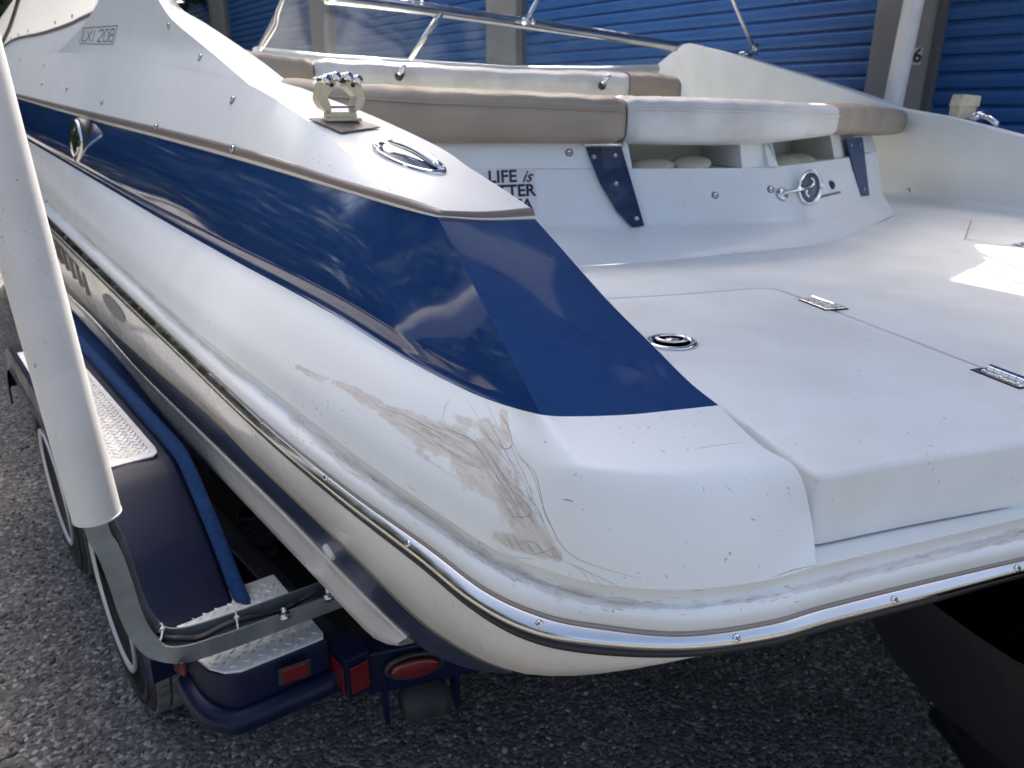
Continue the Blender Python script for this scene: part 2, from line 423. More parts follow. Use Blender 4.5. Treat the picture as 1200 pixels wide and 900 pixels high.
# ================================================================ SETTING
def build_ground():
    n = 2
    g = mesh([(-300, -300, 0), (300, -300, 0), (300, 300, 0), (-300, 300, 0)], [(0, 1, 2, 3)])
    mk('ground', g, M['ground'], smooth=False, kind='structure', label='dark asphalt strewn with gravel chips')
    # loose chips where the lens can tell them apart
    ph = (1 + 5 ** .5) / 2
    ic = np.array([(-1, ph, 0), (1, ph, 0), (-1, -ph, 0), (1, -ph, 0), (0, -1, ph), (0, 1, ph), (0, -1, -ph), (0, 1, -ph), (ph, 0, -1), (ph, 0, 1), (-ph, 0, -1), (-ph, 0, 1)]) / 1.9
    fc = np.array([(0, 11, 5), (0, 5, 1), (0, 1, 7), (0, 7, 10), (0, 10, 11), (1, 5, 9), (5, 11, 4), (11, 10, 2), (10, 7, 6), (7, 1, 8), (3, 9, 4), (3, 4, 2), (3, 2, 6), (3, 6, 8), (3, 8, 9), (4, 9, 5), (2, 4, 11), (6, 2, 10), (8, 6, 7), (9, 8, 1)])
    n = 42000
    x = rng.uniform(-3.6, 2.6, n * 2); y = rng.uniform(.8, 5.2, n * 2)
    dens = np.clip(1.35 - .22 * np.hypot(x, y), .25, 1); k = rng.random(n * 2) < dens; x = x[k][:n]; y = y[k][:n]; n = len(x)
    s = .0028 + .0042 * rng.random(n) ** 2.2 + (rng.random(n) < .02) * .004
    V = ic[None] * (1 + .35 * rng.standard_normal((n, 12, 1))).clip(.5, 1.5)
    sc = s[:, None] * np.stack([rng.uniform(.8, 1.4, n), rng.uniform(.7, 1.1, n), rng.uniform(.45, .85, n)], 1)
    V = V * sc[:, None]
    a = rng.uniform(0, 2 * math.pi, n); c, sn = np.cos(a)[:, None], np.sin(a)[:, None]
    V = np.stack([V[..., 0] * c - V[..., 1] * sn, V[..., 0] * sn + V[..., 1] * c, V[..., 2]], -1)
    V += np.stack([x, y, s * .3], 1)[:, None]
    F = (fc[None] + (np.arange(n) * 12)[:, None, None]).reshape(-1, 3)
    me = bpy.data.meshes.new('chips'); V = V.reshape(-1, 3)
    me.vertices.add(len(V)); me.vertices.foreach_set('co', V.ravel())
    me.loops.add(len(F) * 3); me.loops.foreach_set('vertex_index', F.ravel())
    me.polygons.add(len(F)); me.polygons.foreach_set('loop_start', np.arange(len(F)) * 3); me.update()
    at = me.attributes.new('tone', 'FLOAT', 'POINT'); at.data.foreach_set('value', np.repeat(rng.random(n) ** 1.3, 12))
    mk('gravel', me, M['stone'], smooth=False, kind='stuff', label='loose gravel chips on the asphalt around the trailer')
build_ground()

# ---------------------------------------------------------------- storage building
WP = np.array([2.875, 4.9]); WD = np.array([-.608, .794]); WN = np.array([-.794, -.608])
def wall_s(u, v=100):
    p = PV(u, v, (*WP, 0), (*(WP + WD), 0)); return float((p[:2] - WP) @ WD)
def wpt(s, z, out=0.0):
    q = WP + WD * s + WN * out; return (q[0], q[1], z)
bld = thing('storage_building', 'long self storage building with blue roll-up doors and grey jambs behind the boat', 'building', (*WP, 0))
def wbox(s0, s1, z0, z1, o0, o1, bev=0.0):
    return solid([wpt(s0, z0, o0), wpt(s1, z0, o0), wpt(s1, z0, o1), wpt(s0, z0, o1), wpt(s0, z1, o0), wpt(s1, z1, o0), wpt(s1, z1, o1), wpt(s0, z1, o1)], bev)
jl = [(1030, 1100, 30), (577, 613, 30), (370, 391, 30), (252, 267, 20), (178, 188, 10)]
js = [(wall_s(b, v), wall_s(a, v)) for a, b, v in jl]
w0 = js[0][0] - (js[1][0] - js[0][1]) - .02
spans = [(w0, js[0][0])] + [(js[i][1], js[i + 1][0]) for i in range(len(js) - 1)]
gap = 6.0
js_all = js + [(w0 - .28, w0)]
send = js[-1][1] + 9
wm = join(wbox(w0 - 3, send, 3.75, 4.6, -.15, .02), wbox(w0 - 3, w0 - .28, 0, 3.75, -.15, 0), wbox(js[-1][1], send, 0, 3.75, -.15, 0))
mk('wall', wm, M['siding'], bld, smooth=False)
mk('roof', join(wbox(w0 - 3.2, send + .2, 4.6, 4.66, -8, .25)), M['roof'], bld, smooth=False)
mk('back_wall', join(wbox(w0 - 3, send, 0, 4.6, -7.9, -7.75)), M['siding'], bld, smooth=False)
jamb_me = None
for a, b in js_all:
    o = mk('door_jamb', wbox(a, b - .02, 0, 3.75, -.06, .10, .006), [M['jamb'], M['jambdark']], bld, smooth=False)
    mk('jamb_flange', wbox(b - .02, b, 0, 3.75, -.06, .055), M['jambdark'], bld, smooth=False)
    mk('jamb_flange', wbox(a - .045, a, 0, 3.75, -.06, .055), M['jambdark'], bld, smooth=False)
PITCHZ = .0977; Z0 = 1.582 - 16 * .0977
prof = [(0, -.030), (.008, -.030), (.016, -.004), (.034, .0), (.047, .0012), (.050, -.0014), (.053, .0012), (.082, .0), (.091, -.006), (.0977, -.030)]
for a, b in spans:
    d = mk('roll_up_door', wbox(a, b, 0, 3.75, -.06, -.036), M['doorgroove'], bld, smooth=False)
    V = []; F = []
    for i, (z, o) in enumerate(prof):
        for s in (a + .004, b - .004):
            V.append(wpt(s, z, o))
        if i: F.append((2 * i - 2, 2 * i - 1, 2 * i + 1, 2 * i))
    me = mesh(V, F); me.materials.append(M['door'])
    for k in range(0, 39):
        z = Z0 + k * PITCHZ
        if z < .02: continue
        o = bpy.data.objects.new('slat', me); COL.objects.link(o); o.parent = d
        o.location = (-WL[d].x, -WL[d].y, z - WL[d].z); WL[o] = Vector((0, 0, z))
def textobj(name, body, size, m, parent, Mx, extrude=.0004, shear=0, label=None, bold=0, sx=1.0, off=0):
    c = bpy.data.curves.new(name, 'FONT'); c.body = body; c.size = size; c.extrude = extrude; c.shear = shear; c.offset = off
    c.align_x = 'CENTER'; c.align_y = 'CENTER'; c.resolution_u = 3
    t = bpy.data.objects.new(name, c); COL.objects.link(t)
    dg = bpy.context.evaluated_depsgraph_get(); dg.update()
    me = bpy.data.meshes.new_from_object(t.evaluated_get(dg)); bpy.data.objects.remove(t)
    me.transform(Mx @ Matrix.Diagonal((sx, 1, 1, 1)))
    return mk(name, me, m, parent, smooth=False, label=label)
# unit number on the right jamb
s6 = wall_s(1075, 66)
c6 = PV(1075.5, 66, (*(WP + WN * .1), 0), (*(WP + WD + WN * .1), 0))
nx = Vector((-WD[0], -WD[1], 0)); nn = Vector((WN[0], WN[1], 0))
st = obox(Vector(c6) - nx * .026 - Vector((0, 0, .05)) + nn * .002, nx * .052, (0, 0, .1), nn * .001)
plate6 = mk('number_sticker', st, M['sticker'], bld, smooth=False)
textobj('number', '6', .115, M['lettering'], plate6, placed(mesh([], []), Vector(c6) + nn * .0045, nn, xdir=nx), off=.003)

# ---------------------------------------------------------------- trees beyond the yard (far left, mirrored in the blue gelcoat)
def tree(x, y, h, w, label, m, seed, n=11000):
    r = np.random.default_rng(seed)
    t = thing('broadleaf_tree', label, 'tree', (x, y, 0), 'trees at the far edge of the yard')
    P = [(x, y, 0), (x + .1 * w, y, h * .2), (x - .05 * w, y + .1, h * .45), (x, y, h * .75)]
    limbs = [tube(cr(P, 4), list(np.linspace(.22, .06, 13)), 8)]
    cl = []
    for k in range(24):
        a = r.uniform(0, 6.28); hh = r.uniform(.16, .95); rr = w * .5 * math.sin(math.pi * min(1, (hh + .08))) ** .6 * r.uniform(.4, 1)
        c = np.array([x + rr * math.cos(a), y + rr * math.sin(a), h * hh]); cl.append((c, r.uniform(.16, .3) * w))
        if k < 9: limbs.append(tube([(x, y, h * hh * .6), ((x + c[0]) / 2, (y + c[1]) / 2, h * hh * .85), tuple(c)], [.08, .05, .02], 5))
    mk('trunk', join(*limbs), M['bark'], t)
    ci = r.integers(0, len(cl), n); C = np.array([cl[i][0] for i in ci]); R = np.array([cl[i][1] for i in ci])
    d = r.standard_normal((n, 3)); d /= np.linalg.norm(d, axis=1)[:, None]
    C = C + d * (R * r.random(n) ** .45)[:, None] * np.array([1, 1, .75])
    u = r.standard_normal((n, 3)); u /= np.linalg.norm(u, axis=1)[:, None]; v = np.cross(u, d); v /= np.linalg.norm(v, axis=1)[:, None] + 1e-9
    s = r.uniform(.10, .26, n)[:, None]
    V = np.stack([C - u * s, C + v * s * .6, C + u * s, C - v * s * .6], 1).reshape(-1, 3)
    F = np.arange(n * 4).reshape(-1, 4)
    mk('crown', mesh(V, F), m, t, smooth=False)
TL = [(-8.6, 11.5, 7.5, 5.6, 'dark leafy tree behind the windshield, nearest the bow', 'leaf2'),
      (-11.6, 8.2, 8.0, 6.0, 'broad tree left of the boat, second from the bow end of the row', 'leaf2'),
      (-13.4, 4.6, 9.0, 6.4, 'tallest tree left of the boat, third from the bow end of the row', 'leaf2'),
      (-13.6, 0.8, 8.0, 6.2, 'round tree left of the boat, fourth from the bow end of the row', 'leaf'),
      (-13.2, -3.4, 8.6, 6.4, 'dark tree left of the boat, second from the yard entrance', 'leaf2'),
      (-12.2, -7.6, 7.6, 6.0, 'last tree of the row, beside the yard entrance', 'leaf'),
      (-9.0, -11.5, 8.4, 6.4, 'tree behind the camera on the left, beyond the yard entrance', 'leaf2'),
      (-10.8, 16.5, 9.5, 7.0, 'far tree beyond the bow of the boat', 'leaf2')]
for i, (x, y, h, w, lb, m) in enumerate(TL): tree(x, y, h, w, lb, M[m], 30 + i)

# ================================================================ BOAT
boat = thing('motorboat', 'white and navy open bow motorboat with scraped stern corner, sitting on its trailer', 'boat', (0.9, 2.2, .45))
EXT0 = [2.2, 1.3, .65, .25]; EXT1 = [.12, .3, .65, 1.6]
def ext(P, n0=2.2, n1=0.0):
    P = np.asarray(P, float); L = [P]
    if n0:
        d = P[0] - P[1]; d = d / np.linalg.norm(d); L.insert(0, np.array([P[0] + d * k * n0 / 2.2 for k in EXT0]))
    if n1:
        d = np.array([.954, .30, 0.0]); L.append(np.array([P[-1] + d * k for k in EXT1]))
    return np.vstack(L)
zs = lambda px, z: [PZ(u, v, (z[i] if isinstance(z, (list, tuple)) else z)) for i, (u, v) in enumerate(px)]
RTp = [(55, 252), (140, 334), (213, 403), (307, 490), (400, 566), (500, 637), (567, 687), (633, 717), (700, 731), (800, 740), (900, 727), (967, 708), (1080, 680), (1200, 652)]
RBp = [(54, 264), (139, 347), (211, 415), (304, 503), (396, 582), (492, 657), (556, 709), (617, 743), (690, 759), (800, 763), (900, 750), (970, 731), (1080, 703), (1200, 670)]
Gp = [(58, 242), (146, 322), (222, 392), (316, 470), (408, 545), (508, 612), (575, 659), (640, 688), (705, 705), (800, 713), (897, 700), (962, 684), (1078, 655), (1200, 625)]
PLp = [(60, 238), (149, 316), (226, 385), (320, 458), (413, 530), (515, 602), (583, 645), (648, 670), (708, 685), (800, 691), (893, 681), (957, 664), (1075, 636), (1200, 607)]
BLp = [(70, 187), (175, 249), (265, 300), (370, 357), (470, 418), (545, 457), (595, 476), (634, 486), (668, 488), (735, 486), (795, 480), (842, 475)]
BLz = [1.368, 1.293, 1.276, 1.27, 1.262, 1.261, 1.269, 1.2785, 1.272, 1.264, 1.256, 1.249]
RT = np.array(zs(RTp, 1.085)); RB = np.array(zs(RBp, 1.05)); G = np.array(zs(Gp, 1.112)); PL = np.array(zs(PLp, 1.135))
BL = np.array(zs(BLp, BLz))
MS = 26
def dense(P, n0=2.2, n1=1.6, m=MS): return cr(ext(P, n0, n1), m)
RTd, RBd, Gd, PLd = (dense(a) for a in (RT, RB, G, PL))

# ---- rub rail: stainless half-round with screws over a white flange bead
def out_of(P): return -np.c_[inward(P), np.zeros(len(P))]
def section(A, B, bulge, n, zb=0.0):
    rows = []
    o = out_of((A + B) / 2)
    for i in range(n + 1):
        t = i / n; b = math.sin(math.pi * t)
        rows.append(A * (1 - t) + B * t + o * bulge * b + np.array([0, 0, zb * b]))
    return rows

st_t = RTd - np.array([0, 0, .004]); st_b = RBd + np.array([0, 0, .003])
rr = section(st_t, st_b, .013, 10)
backr = [st_b - out_of(st_b) * .012, st_t - out_of(st_t) * .012]
rub = mk('rub_rail', grid([backr[1]] + rr + [backr[0]]), M['steel'], boat)
gaprows = [RTd - out_of(RTd) * .016, RTd + out_of(RTd) * .002, RTd + out_of(RTd) * .002 - np.array([0, 0, .0045]), RTd - out_of(RTd) * .016 - np.array([0, 0, .0045])]
mk('rail_gasket', grid(gaprows), M['speck'], boat)
lo = [RBd - out_of(RBd) * .02 + np.array([0, 0, .004]), RBd + out_of(RBd) * .004 + np.array([0, 0, .002]), RBd + out_of(RBd) * .004 - np.array([0, 0, .005]), RBd - out_of(RBd) * .02 - np.array([0, 0, .006])]
mk('rail_gasket', grid(lo), M['lettering'], boat)
rt = bvh(rub)
scr = lathe([(.0046, -.002), (.0046, .0006), (.0038, .0018), (.0018, .0024), (.0001, .0025)], 14)
x1 = obox((-.003, -.0005, .002), (.006, 0, 0), (0, .001, 0), (0, 0, .0008)); x2 = obox((-.0005, -.003, .002), (.001, 0, 0), (0, .006, 0), (0, 0, .0008))
scr_m = ready(scr, M['chrome'])
slotm = ready(join(x1, x2), M['lettering'], False)
for u, v in [(632, 731), (863, 748), (1048, 703), (1192, 666), (478, 637), (382, 560), (308, 494), (247, 437), (196, 389)]:
    p, n = hit(rt, u, v)
    if p is None: continue
    o = inst('screw', scr_m, boat, placed(scr, p, n))
    s = bpy.data.objects.new('slot', slotm); COL.objects.link(s); s.parent = o; s.rotation_euler = (0, 0, random.random() * 3)

# ---- scuffs: where the boat was scraped, as a polyline with a width (laid out over the photograph, kept on the surface)
SC = [((348, 431, 3, .6), (372, 443, 7, .75), (388, 446, 3, .5), (420, 462, 10, .72), (446, 480, 9, .85), (470, 494, 13, .95), (500, 507, 18, .98), (535, 523, 24, 1.0), (560, 545, 29, 1.02), (590, 572, 27, 1.02), (610, 600, 20, 1.0), (626, 626, 15, .86), (646, 648, 9, .9)),
      ((600, 600, 12, .85), (618, 600, 10, .9), (612, 612, 4, .5)),
      ((582, 630, 8, .8), (605, 638, 14, .92), (635, 642, 14, .95), (655, 652, 7, .9)),
      ((520, 478, 5, .6), (540, 492, 7, .65), (566, 500, 14, .72), (584, 520, 12, .8)), ((590, 484, 5, .75), (592, 515, 6, .8)), ((490, 528, 4, .55), (508, 545, 5, .55), (535, 548, 4, .5))]
def seg_mask(U, V, poly):
    m = np.zeros_like(U)
    for (a, b, w1, k1), (c, d, w2, k2) in zip(poly[:-1], poly[1:]):
        dx, dy = c - a, d - b; t = np.clip(((U - a) * dx + (V - b) * dy) / (dx * dx + dy * dy), 0, 1)
        ds = np.hypot(U - a - t * dx, V - b - t * dy); w = w1 + (w2 - w1) * t; k = k1 + (k2 - k1) * t
        m = np.maximum(m, k * .84 * np.clip(1.35 - ds / w * .9, 0, 1))
    return m
GFLOW = [(60, 240), (213, 395), (408, 540), (575, 658), (640, 688), (705, 705), (800, 713), (897, 700), (962, 684), (1078, 655), (1200, 625), (1400, 570)]
QFLOW = [(300, 405), (420, 462), (500, 507), (560, 545), (600, 590), (640, 650), (700, 760)]
def set_scuff(o, polys, base=0.0, flow=GFLOW):
    me = o.data; n = len(me.vertices); co = np.empty(n * 3); me.vertices.foreach_get('co', co); co = co.reshape(-1, 3) + np.array(WL[o])
    U, V = PX(co); m = np.full(n, base)
    for p in polys: m = np.maximum(m, seg_mask(U, V, p))
    a = me.attributes.new('scuff', 'FLOAT', 'POINT'); a.data.foreach_set('value', m)
    best = np.full(n, 1e9); fx = np.zeros(n); fy = np.zeros(n); run = 0.0
    for (a0, b0), (c0, d0) in zip(flow[:-1], flow[1:]):            # distance along and across the line of travel
        dx, dy = c0 - a0, d0 - b0; Ln = math.hypot(dx, dy); t = np.clip(((U - a0) * dx + (V - b0) * dy) / Ln ** 2, 0, 1)
        q = np.hypot(U - a0 - t * dx, V - b0 - t * dy); sg = np.sign((U - a0) * dy - (V - b0) * dx); k = q < best
        best[k] = q[k]; fx[k] = (run + t * Ln)[k]; fy[k] = (q * sg)[k]; run += Ln
    a = me.attributes.new('flow', 'FLOAT_VECTOR', 'POINT'); a.data.foreach_set('vector', np.stack([fx, fy, np.zeros(n)], 1).ravel() * .0011)

# flange bead (white lip over the rail) and the groove above it
bead = section(Gd, RTd, .0055, 8, .003)
mo = mk('flange_bead', grid(bead), M['scuffed'], boat)
gpoly = tuple((u, v, 8.5 if 350 < u < 760 else 4.5, .93 if 380 < u < 760 else .66) for u, v in Gp[:10]) + ((900, 700, 5, .78), (967, 683, 6, .86), (1080, 655, 7, .92), (1200, 625, 8, .95))
gpoly2 = tuple((u - 4, v + (14 if u < 600 else 12), 3, .34) for u, v in Gp[:9])
set_scuff(mo, [gpoly, gpoly2])
gr = []
for t in np.linspace(0, 1, 9):
    c = Gd * (1 - t) + PLd * t - out_of(Gd) * (.0065 * math.sin(math.pi * t ** .6)) - np.array([0, 0, .002]) * math.sin(math.pi * t ** .5)
    gr.append(c)
mo = mk('flange_groove', grid(gr), M['scuffed'], boat); set_scuff(mo, [gpoly, gpoly2] + SC[:3])

# stern quarter and side panel
PLx = PL[:12]; 
F1, SH, SU = [], [], []
SHp = {8: (706, 563), 9: (795, 565), 10: (873, 558), 11: (933, 549)}; SUp = {8: (699, 536), 9: (784, 538), 10: (849, 531), 11: (890, 521)}
for k in range(12):
    A, B = PLx[k], BL[k]; n = np.r_[inward(BL)[k], 0]; up = np.array([0, 0, 1])
    if k in SHp: s = PZ(*SHp[k], {8: 1.242, 9: 1.242, 10: 1.239, 11: 1.232}[k]); w = PZ(*SUp[k], {8: 1.2565, 9: 1.2535, 10: 1.250, 11: 1.244}[k])
    elif k == 7: s = PZ(652, 558, 1.236); w = PZ(655, 530, 1.256)
    elif k == 6: s = PZ(603, 554, 1.220); w = PZ(606, 519, 1.247)
    else: s = A + (B - A) * .60 - n * .014; w = A + (B - A) * .82 - n * .010
    f = A * .5 + s * .5 - n * (.004 if k > 6 else .006)
    F1.append(f); SH.append(s); SU.append(w)
F1[11] = PZ(950, 604, 1.177)
rows5 = [ext(np.array(r), 2.2) for r in (PLx, F1, SH, SU, BL)]
m_ = 30
st5 = np.array([cr(r, m_) for r in rows5])            # 5 x n x 3
wts = [0, 1, 2, 3, 4]
def acr(Q, m):                                        # across the rows
    out = cr(Q.reshape(len(Q), -1), m); return out.reshape(-1, Q.shape[1], 3)
def unevenspan(Q):                                    # finer control of the shoulder radius
    return acr(Q, 14)
sideg = unevenspan(st5)
pan = mk('stern_quarter', grid(list(sideg)), M['scuffed'], boat)
set_scuff(pan, SC + [((905, 675, 3, .5), (960, 662, 4, .8))], flow=QFLOW)
# end cheek beside the hatch and the ledge below it
endc = sideg[:, -1]; ch = [endc, endc + np.array([-.004, .012, -.012]), endc + np.array([-.01, .03, -.06])]
mk('quarter_end', grid([c for c in ch]), M['gel'], boat)
i11 = (11 + 4) * MS - MS // 2
led = PLd[i11:]; li = np.c_[inward(PLd)[i11:], np.zeros(len(led))]
mk('transom_ledge', grid([led, led + li * .02 + np.array([0, 0, .001]), led + li * .05 - np.array([0, 0, .002]), led + li * .14 - np.array([0, 0, .004])]), M['gel'], boat)

# ---- blue inlay
BLs = cr(ext(BL[:8], 2.2), m_)
BTp = [(18, 114.5), (100, 138.5), (200, 165), (300, 193), (400, 223), (470, 243.5), (513, 254.5)]
OFF = .09
sp_ = np.r_[0, np.cumsum(np.linalg.norm(np.diff(BLs[:, :2], axis=0), axis=1))]
kf = (sp_ > 2.2 - 1e-6); pxf = np.polyfit(sp_[kf], BLs[kf, 0], 3); pyf = np.polyfit(sp_[kf], BLs[kf, 1], 3)
BLb = BLs.copy(); BLb[kf, 0] = np.polyval(pxf, sp_[kf]); BLb[kf, 1] = np.polyval(pyf, sp_[kf])      # fair curve used as the base of the upper works
BLraw = BLs; BLs = BLb
BT = np.array([PW(u, v, BLs, OFF) for u, v in BTp])
BTd = resample(cr(ext(BT, 1.6), 12), 160); BLr = resample(BLraw, 160)
def inn(P): return np.c_[inward(P), np.zeros(len(P))]
nb = inn(BLr); up = np.array([0, 0, 1.0])
rows = [BLr, BLr + up * .0025 + nb * .0045, BLr + up * .007 + nb * .0075, BLr + up * .014 + nb * .008, BLr + up * .024 + nb * .004, BLr + up * .036 + nb * .006]
b0 = rows[-1].copy()
nbs = inn(BLb); nbs = resample(nbs, 160) * np.clip((159 - np.arange(160)) / 45, 0, 1)[:, None] ** .6
fadeL = np.clip((159 - np.arange(160)) / 6, 0, 1)[:, None]
bz = np.clip((np.arange(160) - 145) / 14, 0, 1)[:, None] ** 1.5
for i_ in range(1, 6):                                   # the lip dies out into the stern corner
    tgt_ = BLr[-1] + (BTd[-1] - BLr[-1]) * (.012, .03, .06, .11, .17)[i_ - 1]
    rows[i_] = rows[i_] + (tgt_ - rows[i_][-1]) * bz
b0 = rows[-1].copy()
for t in np.linspace(0, 1, 18)[1:]:
    rows.append(b0 * (1 - t) + BTd * t - nbs * .014 * math.sin(math.pi * t) ** .9)
blueside = mk('blue_inlay', grid(rows), M['navy'], boat)
crease = np.array([r[-1] for r in rows])
# aft-facing blue facet
Bc = BT[-1]
Tin = PD(627, 256.5, 1.31)
BLa = cr(BL[7:], 20)
Eend = BL[11]
innerp = [(842, 475), (807, 447), (767, 407), (710, 350), (663, 297), (627, 256.5)]
inner = np.array([PV(u, v, Eend, Tin) for u, v in innerp])
def coons(b, t, l, r):
    """b,t: bottom/top curves left to right; l,r: left/right curves bottom to top; n points each"""
    n = len(b); m = len(l); S = np.linspace(0, 1, n)[None, :, None]; T = np.linspace(0, 1, m)[:, None, None]
    return ((1 - T) * b[None] + T * t[None] + (1 - S) * l[:, None] + S * r[:, None]
            - ((1 - S) * (1 - T) * b[0] + S * (1 - T) * b[-1] + (1 - S) * T * t[0] + S * T * t[-1]))
NB = 40
bb = resample(BLa, NB); tt = resample(cr([Bc, PV(570, 258, Bc, Tin), Tin], 10), NB); ll = resample(np.array([BLraw[-1], Bc]), NB); rr_ = resample(cr(inner, 10), NB)
pa = coons(bb, tt, ll, rr_)
mk('blue_inlay_facet', grid(list(pa)), M['navy'], boat)
# thickness of the coaming end: inner cheek dropping to the deck
ck = [rr_, rr_ + np.array([.006, .012, -.006]), np.c_[rr_[:, :2] + [.012, .03], np.full(NB, 1.2)]]
mk('coaming_cheek', grid(ck), M['gel'], boat)

# ---- trim stripe
TTp = [(15, 108.5), (100, 129), (200, 152), (300, 177.5), (400, 209.5), (483, 233.5), (516, 246.5)]
TT = np.array([PW(u, v, BLs, OFF + .008) for u, v in TTp])
TTd = resample(cr(ext(TT, 1.6), 12), 160)
TTe = PD(621, 243, 1.318)
TTa = resample(cr([TT[-1], PV(570, 247.5, TT[-1], TTe), TTe], 10), NB)
def stripe(A, B, A2, B2):
    q = lambda t: np.vstack([(A * (1 - t) + B * t), (A2 * (1 - t) + B2 * t)[1:]])
    return q
q = stripe(BTd, TTd, tt, TTa)
allb = q(0); oo = out_of(allb); dq = Tin - Bc; oa = np.array([dq[1], -dq[0], 0]) / np.hypot(dq[0], dq[1]); oo[-NB + 1:] = oa; oo[-NB] = (oa + oo[-NB - 8]) / 2
w = [q(0), q(0) + oo * .0025, q(.28) + oo * .003]
mk('white_pinstripe', grid(w), M['whitestripe'], boat)
mk('trim_stripe', grid([q(.28) + oo * .0025, q(.30) + oo * .004, q(.65) + oo * .005, q(.97) + oo * .004, q(1.0)]), M['taupe'], boat)

# ---- bevel, cap, inner coaming wall
CRp = [(5, 66, .24), (40, 64, .24), (67, 62, .24), (128, 63, .22), (200, 79, .20), (245, 88, .19), (293, 100, .18), (360, 141, .155), (433, 200, .13), (490, 235, .105), (514, 245, .099)]
CRc = np.array([PW(u, v, BLs, o) for u, v, o in CRp])
CRd = resample(cr(ext(CRc, 1.0), 12), 160)
bevel = []
for t in np.linspace(0, 1, 9):
    bevel.append(TTd * (1 - t) + CRd * t + np.array([0, 0, .008]) * math.sin(math.pi * t) * np.linspace(1, .2, 160)[:, None])
bev = mk('gunwale_bevel', grid(bevel), M['gel'], boat)
CIp = [(338, 96.5), (376, 112), (430, 133), (510, 170), (550, 196.5), (590, 222), (621, 243)]
CI = np.array([PW(u, v, BLs, .34) for u, v in CIp]); CI[-1] = TTe
CId = resample(cr(CI, 12), 90)
CRs = resample(cr(CRc[6:], 12), 90)
fwd = resample(np.array([CRc[6], CI[0]]), 30); aft = resample(np.vstack([TT[-1][None], TTa, TTe[None]]), 30); aft[0] = CRs[-1]
capg = coons(CRs, CId, fwd, aft)
for i in range(30):
    capg[i] += np.array([0, 0, .006]) * math.sin(math.pi * i / 29) * np.clip((89 - np.arange(90)) / 14, 0, 1)[:, None]
cap = mk('gunwale_cap', grid(list(capg)), M['gel'], boat)
mk('coaming_wall', grid([CId, CId + np.array([.008, .010, -.008]), np.c_[CId[:, :2] + [.03, .04], np.full(90, 1.21)]]), M['gel'], boat)

# ---- windshield base moulding (the triangular piece that carries the model badge)
A_ = CRc[2]; D_ = CRc[6]; E_ = CI[0]
T1 = PW(119, -6, BLs, .30); T2 = PW(182, -6, BLs, .285); T3 = PW(204, -6, BLs, .42)
fold = [D_, PW(245, 59, BLs, .23), PW(201, 22, BLs, .265), T2]
silh = [E_, PW(301, 68, BLs, .36), PW(243, 29, BLs, .40), PW(213, 11, BLs, .42), T3]
left = [A_, PW(98, 29, BLs, .27), T1]
foldc = resample(cr(fold, 8), 24); silc = resample(cr(silh, 8), 24); leftc = resample(cr(left, 8), 24)
botc = resample(cr(CRc[2:7], 10), 30); topc = resample(np.array([T1, T2]), 30)
pf = coons(botc, topc, leftc, foldc)
p1 = mk('windshield_base', grid(list(pf)), M['gel'], boat)
mk('windshield_base_facet', grid(list(coons(resample(np.array([D_, E_]), 12), resample(np.array([T2, T3]), 12), foldc, silc))), M['gel'], boat)
up3 = np.array([0, .1, .35])
mk('windshield_post', grid([np.array([T1, T2, T3]), np.array([T1, T2, T3]) + up3]), M['gel'], boat, smooth=False)
# inboard side of the moulding
mk('windshield_base_lining', grid([silc, np.c_[silc[:, :2] + [.03, .05], np.full(24, 1.25)]]), M['gel'], boat)
# side deck forward of it, gasket and side window
WB = np.array([PW(u, v, BLs, .33) for u, v in [(-12, 73), (12, 50), (50, 40.5), (80, 31), (99, 22), (132, 9)]]); WBd = resample(cr(WB, 8), 24)
CF = resample(cr(np.vstack([CRc[0] - (CRc[1] - CRc[0]) * .6, CRc[:3]]), 8), 24); CF[-1] = A_
mk('side_deck', grid([CF, (CF + WBd) / 2 + np.array([0, 0, .004]), WBd]), M['gel'], boat)
nW = inn(WBd)
WU = WBd + np.array([0, 0, .018]) + nW * .006
mk('window_gasket', grid([WBd, WBd - nW * .006 + np.array([0, 0, .002]), WU - nW * .006, WU]), M['taupe'], boat)
WT = WU + np.array([0, 0, .38]) + nW * .16
mk('side_window_cover', grid([WU, (WU * .5 + WT * .5) - nW * .01, WT]), M['translucent'], boat)
mk('window_frame', tube(cr([PW(2, 52, BLs, .34), PW(12, 30, BLs, .36), PW(24, -8, BLs, .40)], 6), .014, 8), M['black'], boat)
# ---- hull below the rail
HB = RBd[:(10 + 4) * MS + 1]
GLp = [(44, 290, .02), (80, 335, .02), (127, 383, .02), (187, 436, .02), (247, 487, .02), (300, 541, .02), (360, 598, .02), (427, 663, .02), (493, 727, .025), (553, 767, .03), (600, 786, .035), (640, 792, .04), (700, 790, .04), (767, 778, .035), (833, 761, .015), (900, 744, .003)]
GL = np.array([PW(u, v, RBd, o) for u, v, o in GLp])
NLp = [(40, 303, .045), (80, 345, .045), (110, 374, .045), (160, 431, .045), (245, 515, .045), (333, 601, .045), (405, 675, .05), (477, 746, .06), (527, 776, .065), (575, 788, .06), (606, 789, .045)]
NL = np.array([PW(u, v, RBd, o) for u, v, o in NLp])
CLp = [(40, 316, .06), (80, 358, .06), (133, 414, .06), (200, 495, .06), (300, 601, .06), (367, 671, .06), (415, 722, .07), (437, 744, .075), (452, 752, .075), (468, 753, .07)]
CL = np.array([PW(u, v, RBd, o) for u, v, o in CLp])
NH = 220
def arc(P): return cr(P, 16)
hb = resample(HB, NH); gl = resample(arc(ext(GL, 2.0)), NH)
wg = np.clip((np.arange(NH) - (NH - 6)) / 5, 0, 1)[:, None] ** 1.5; gl = gl * (1 - wg) + hb * wg
side = []
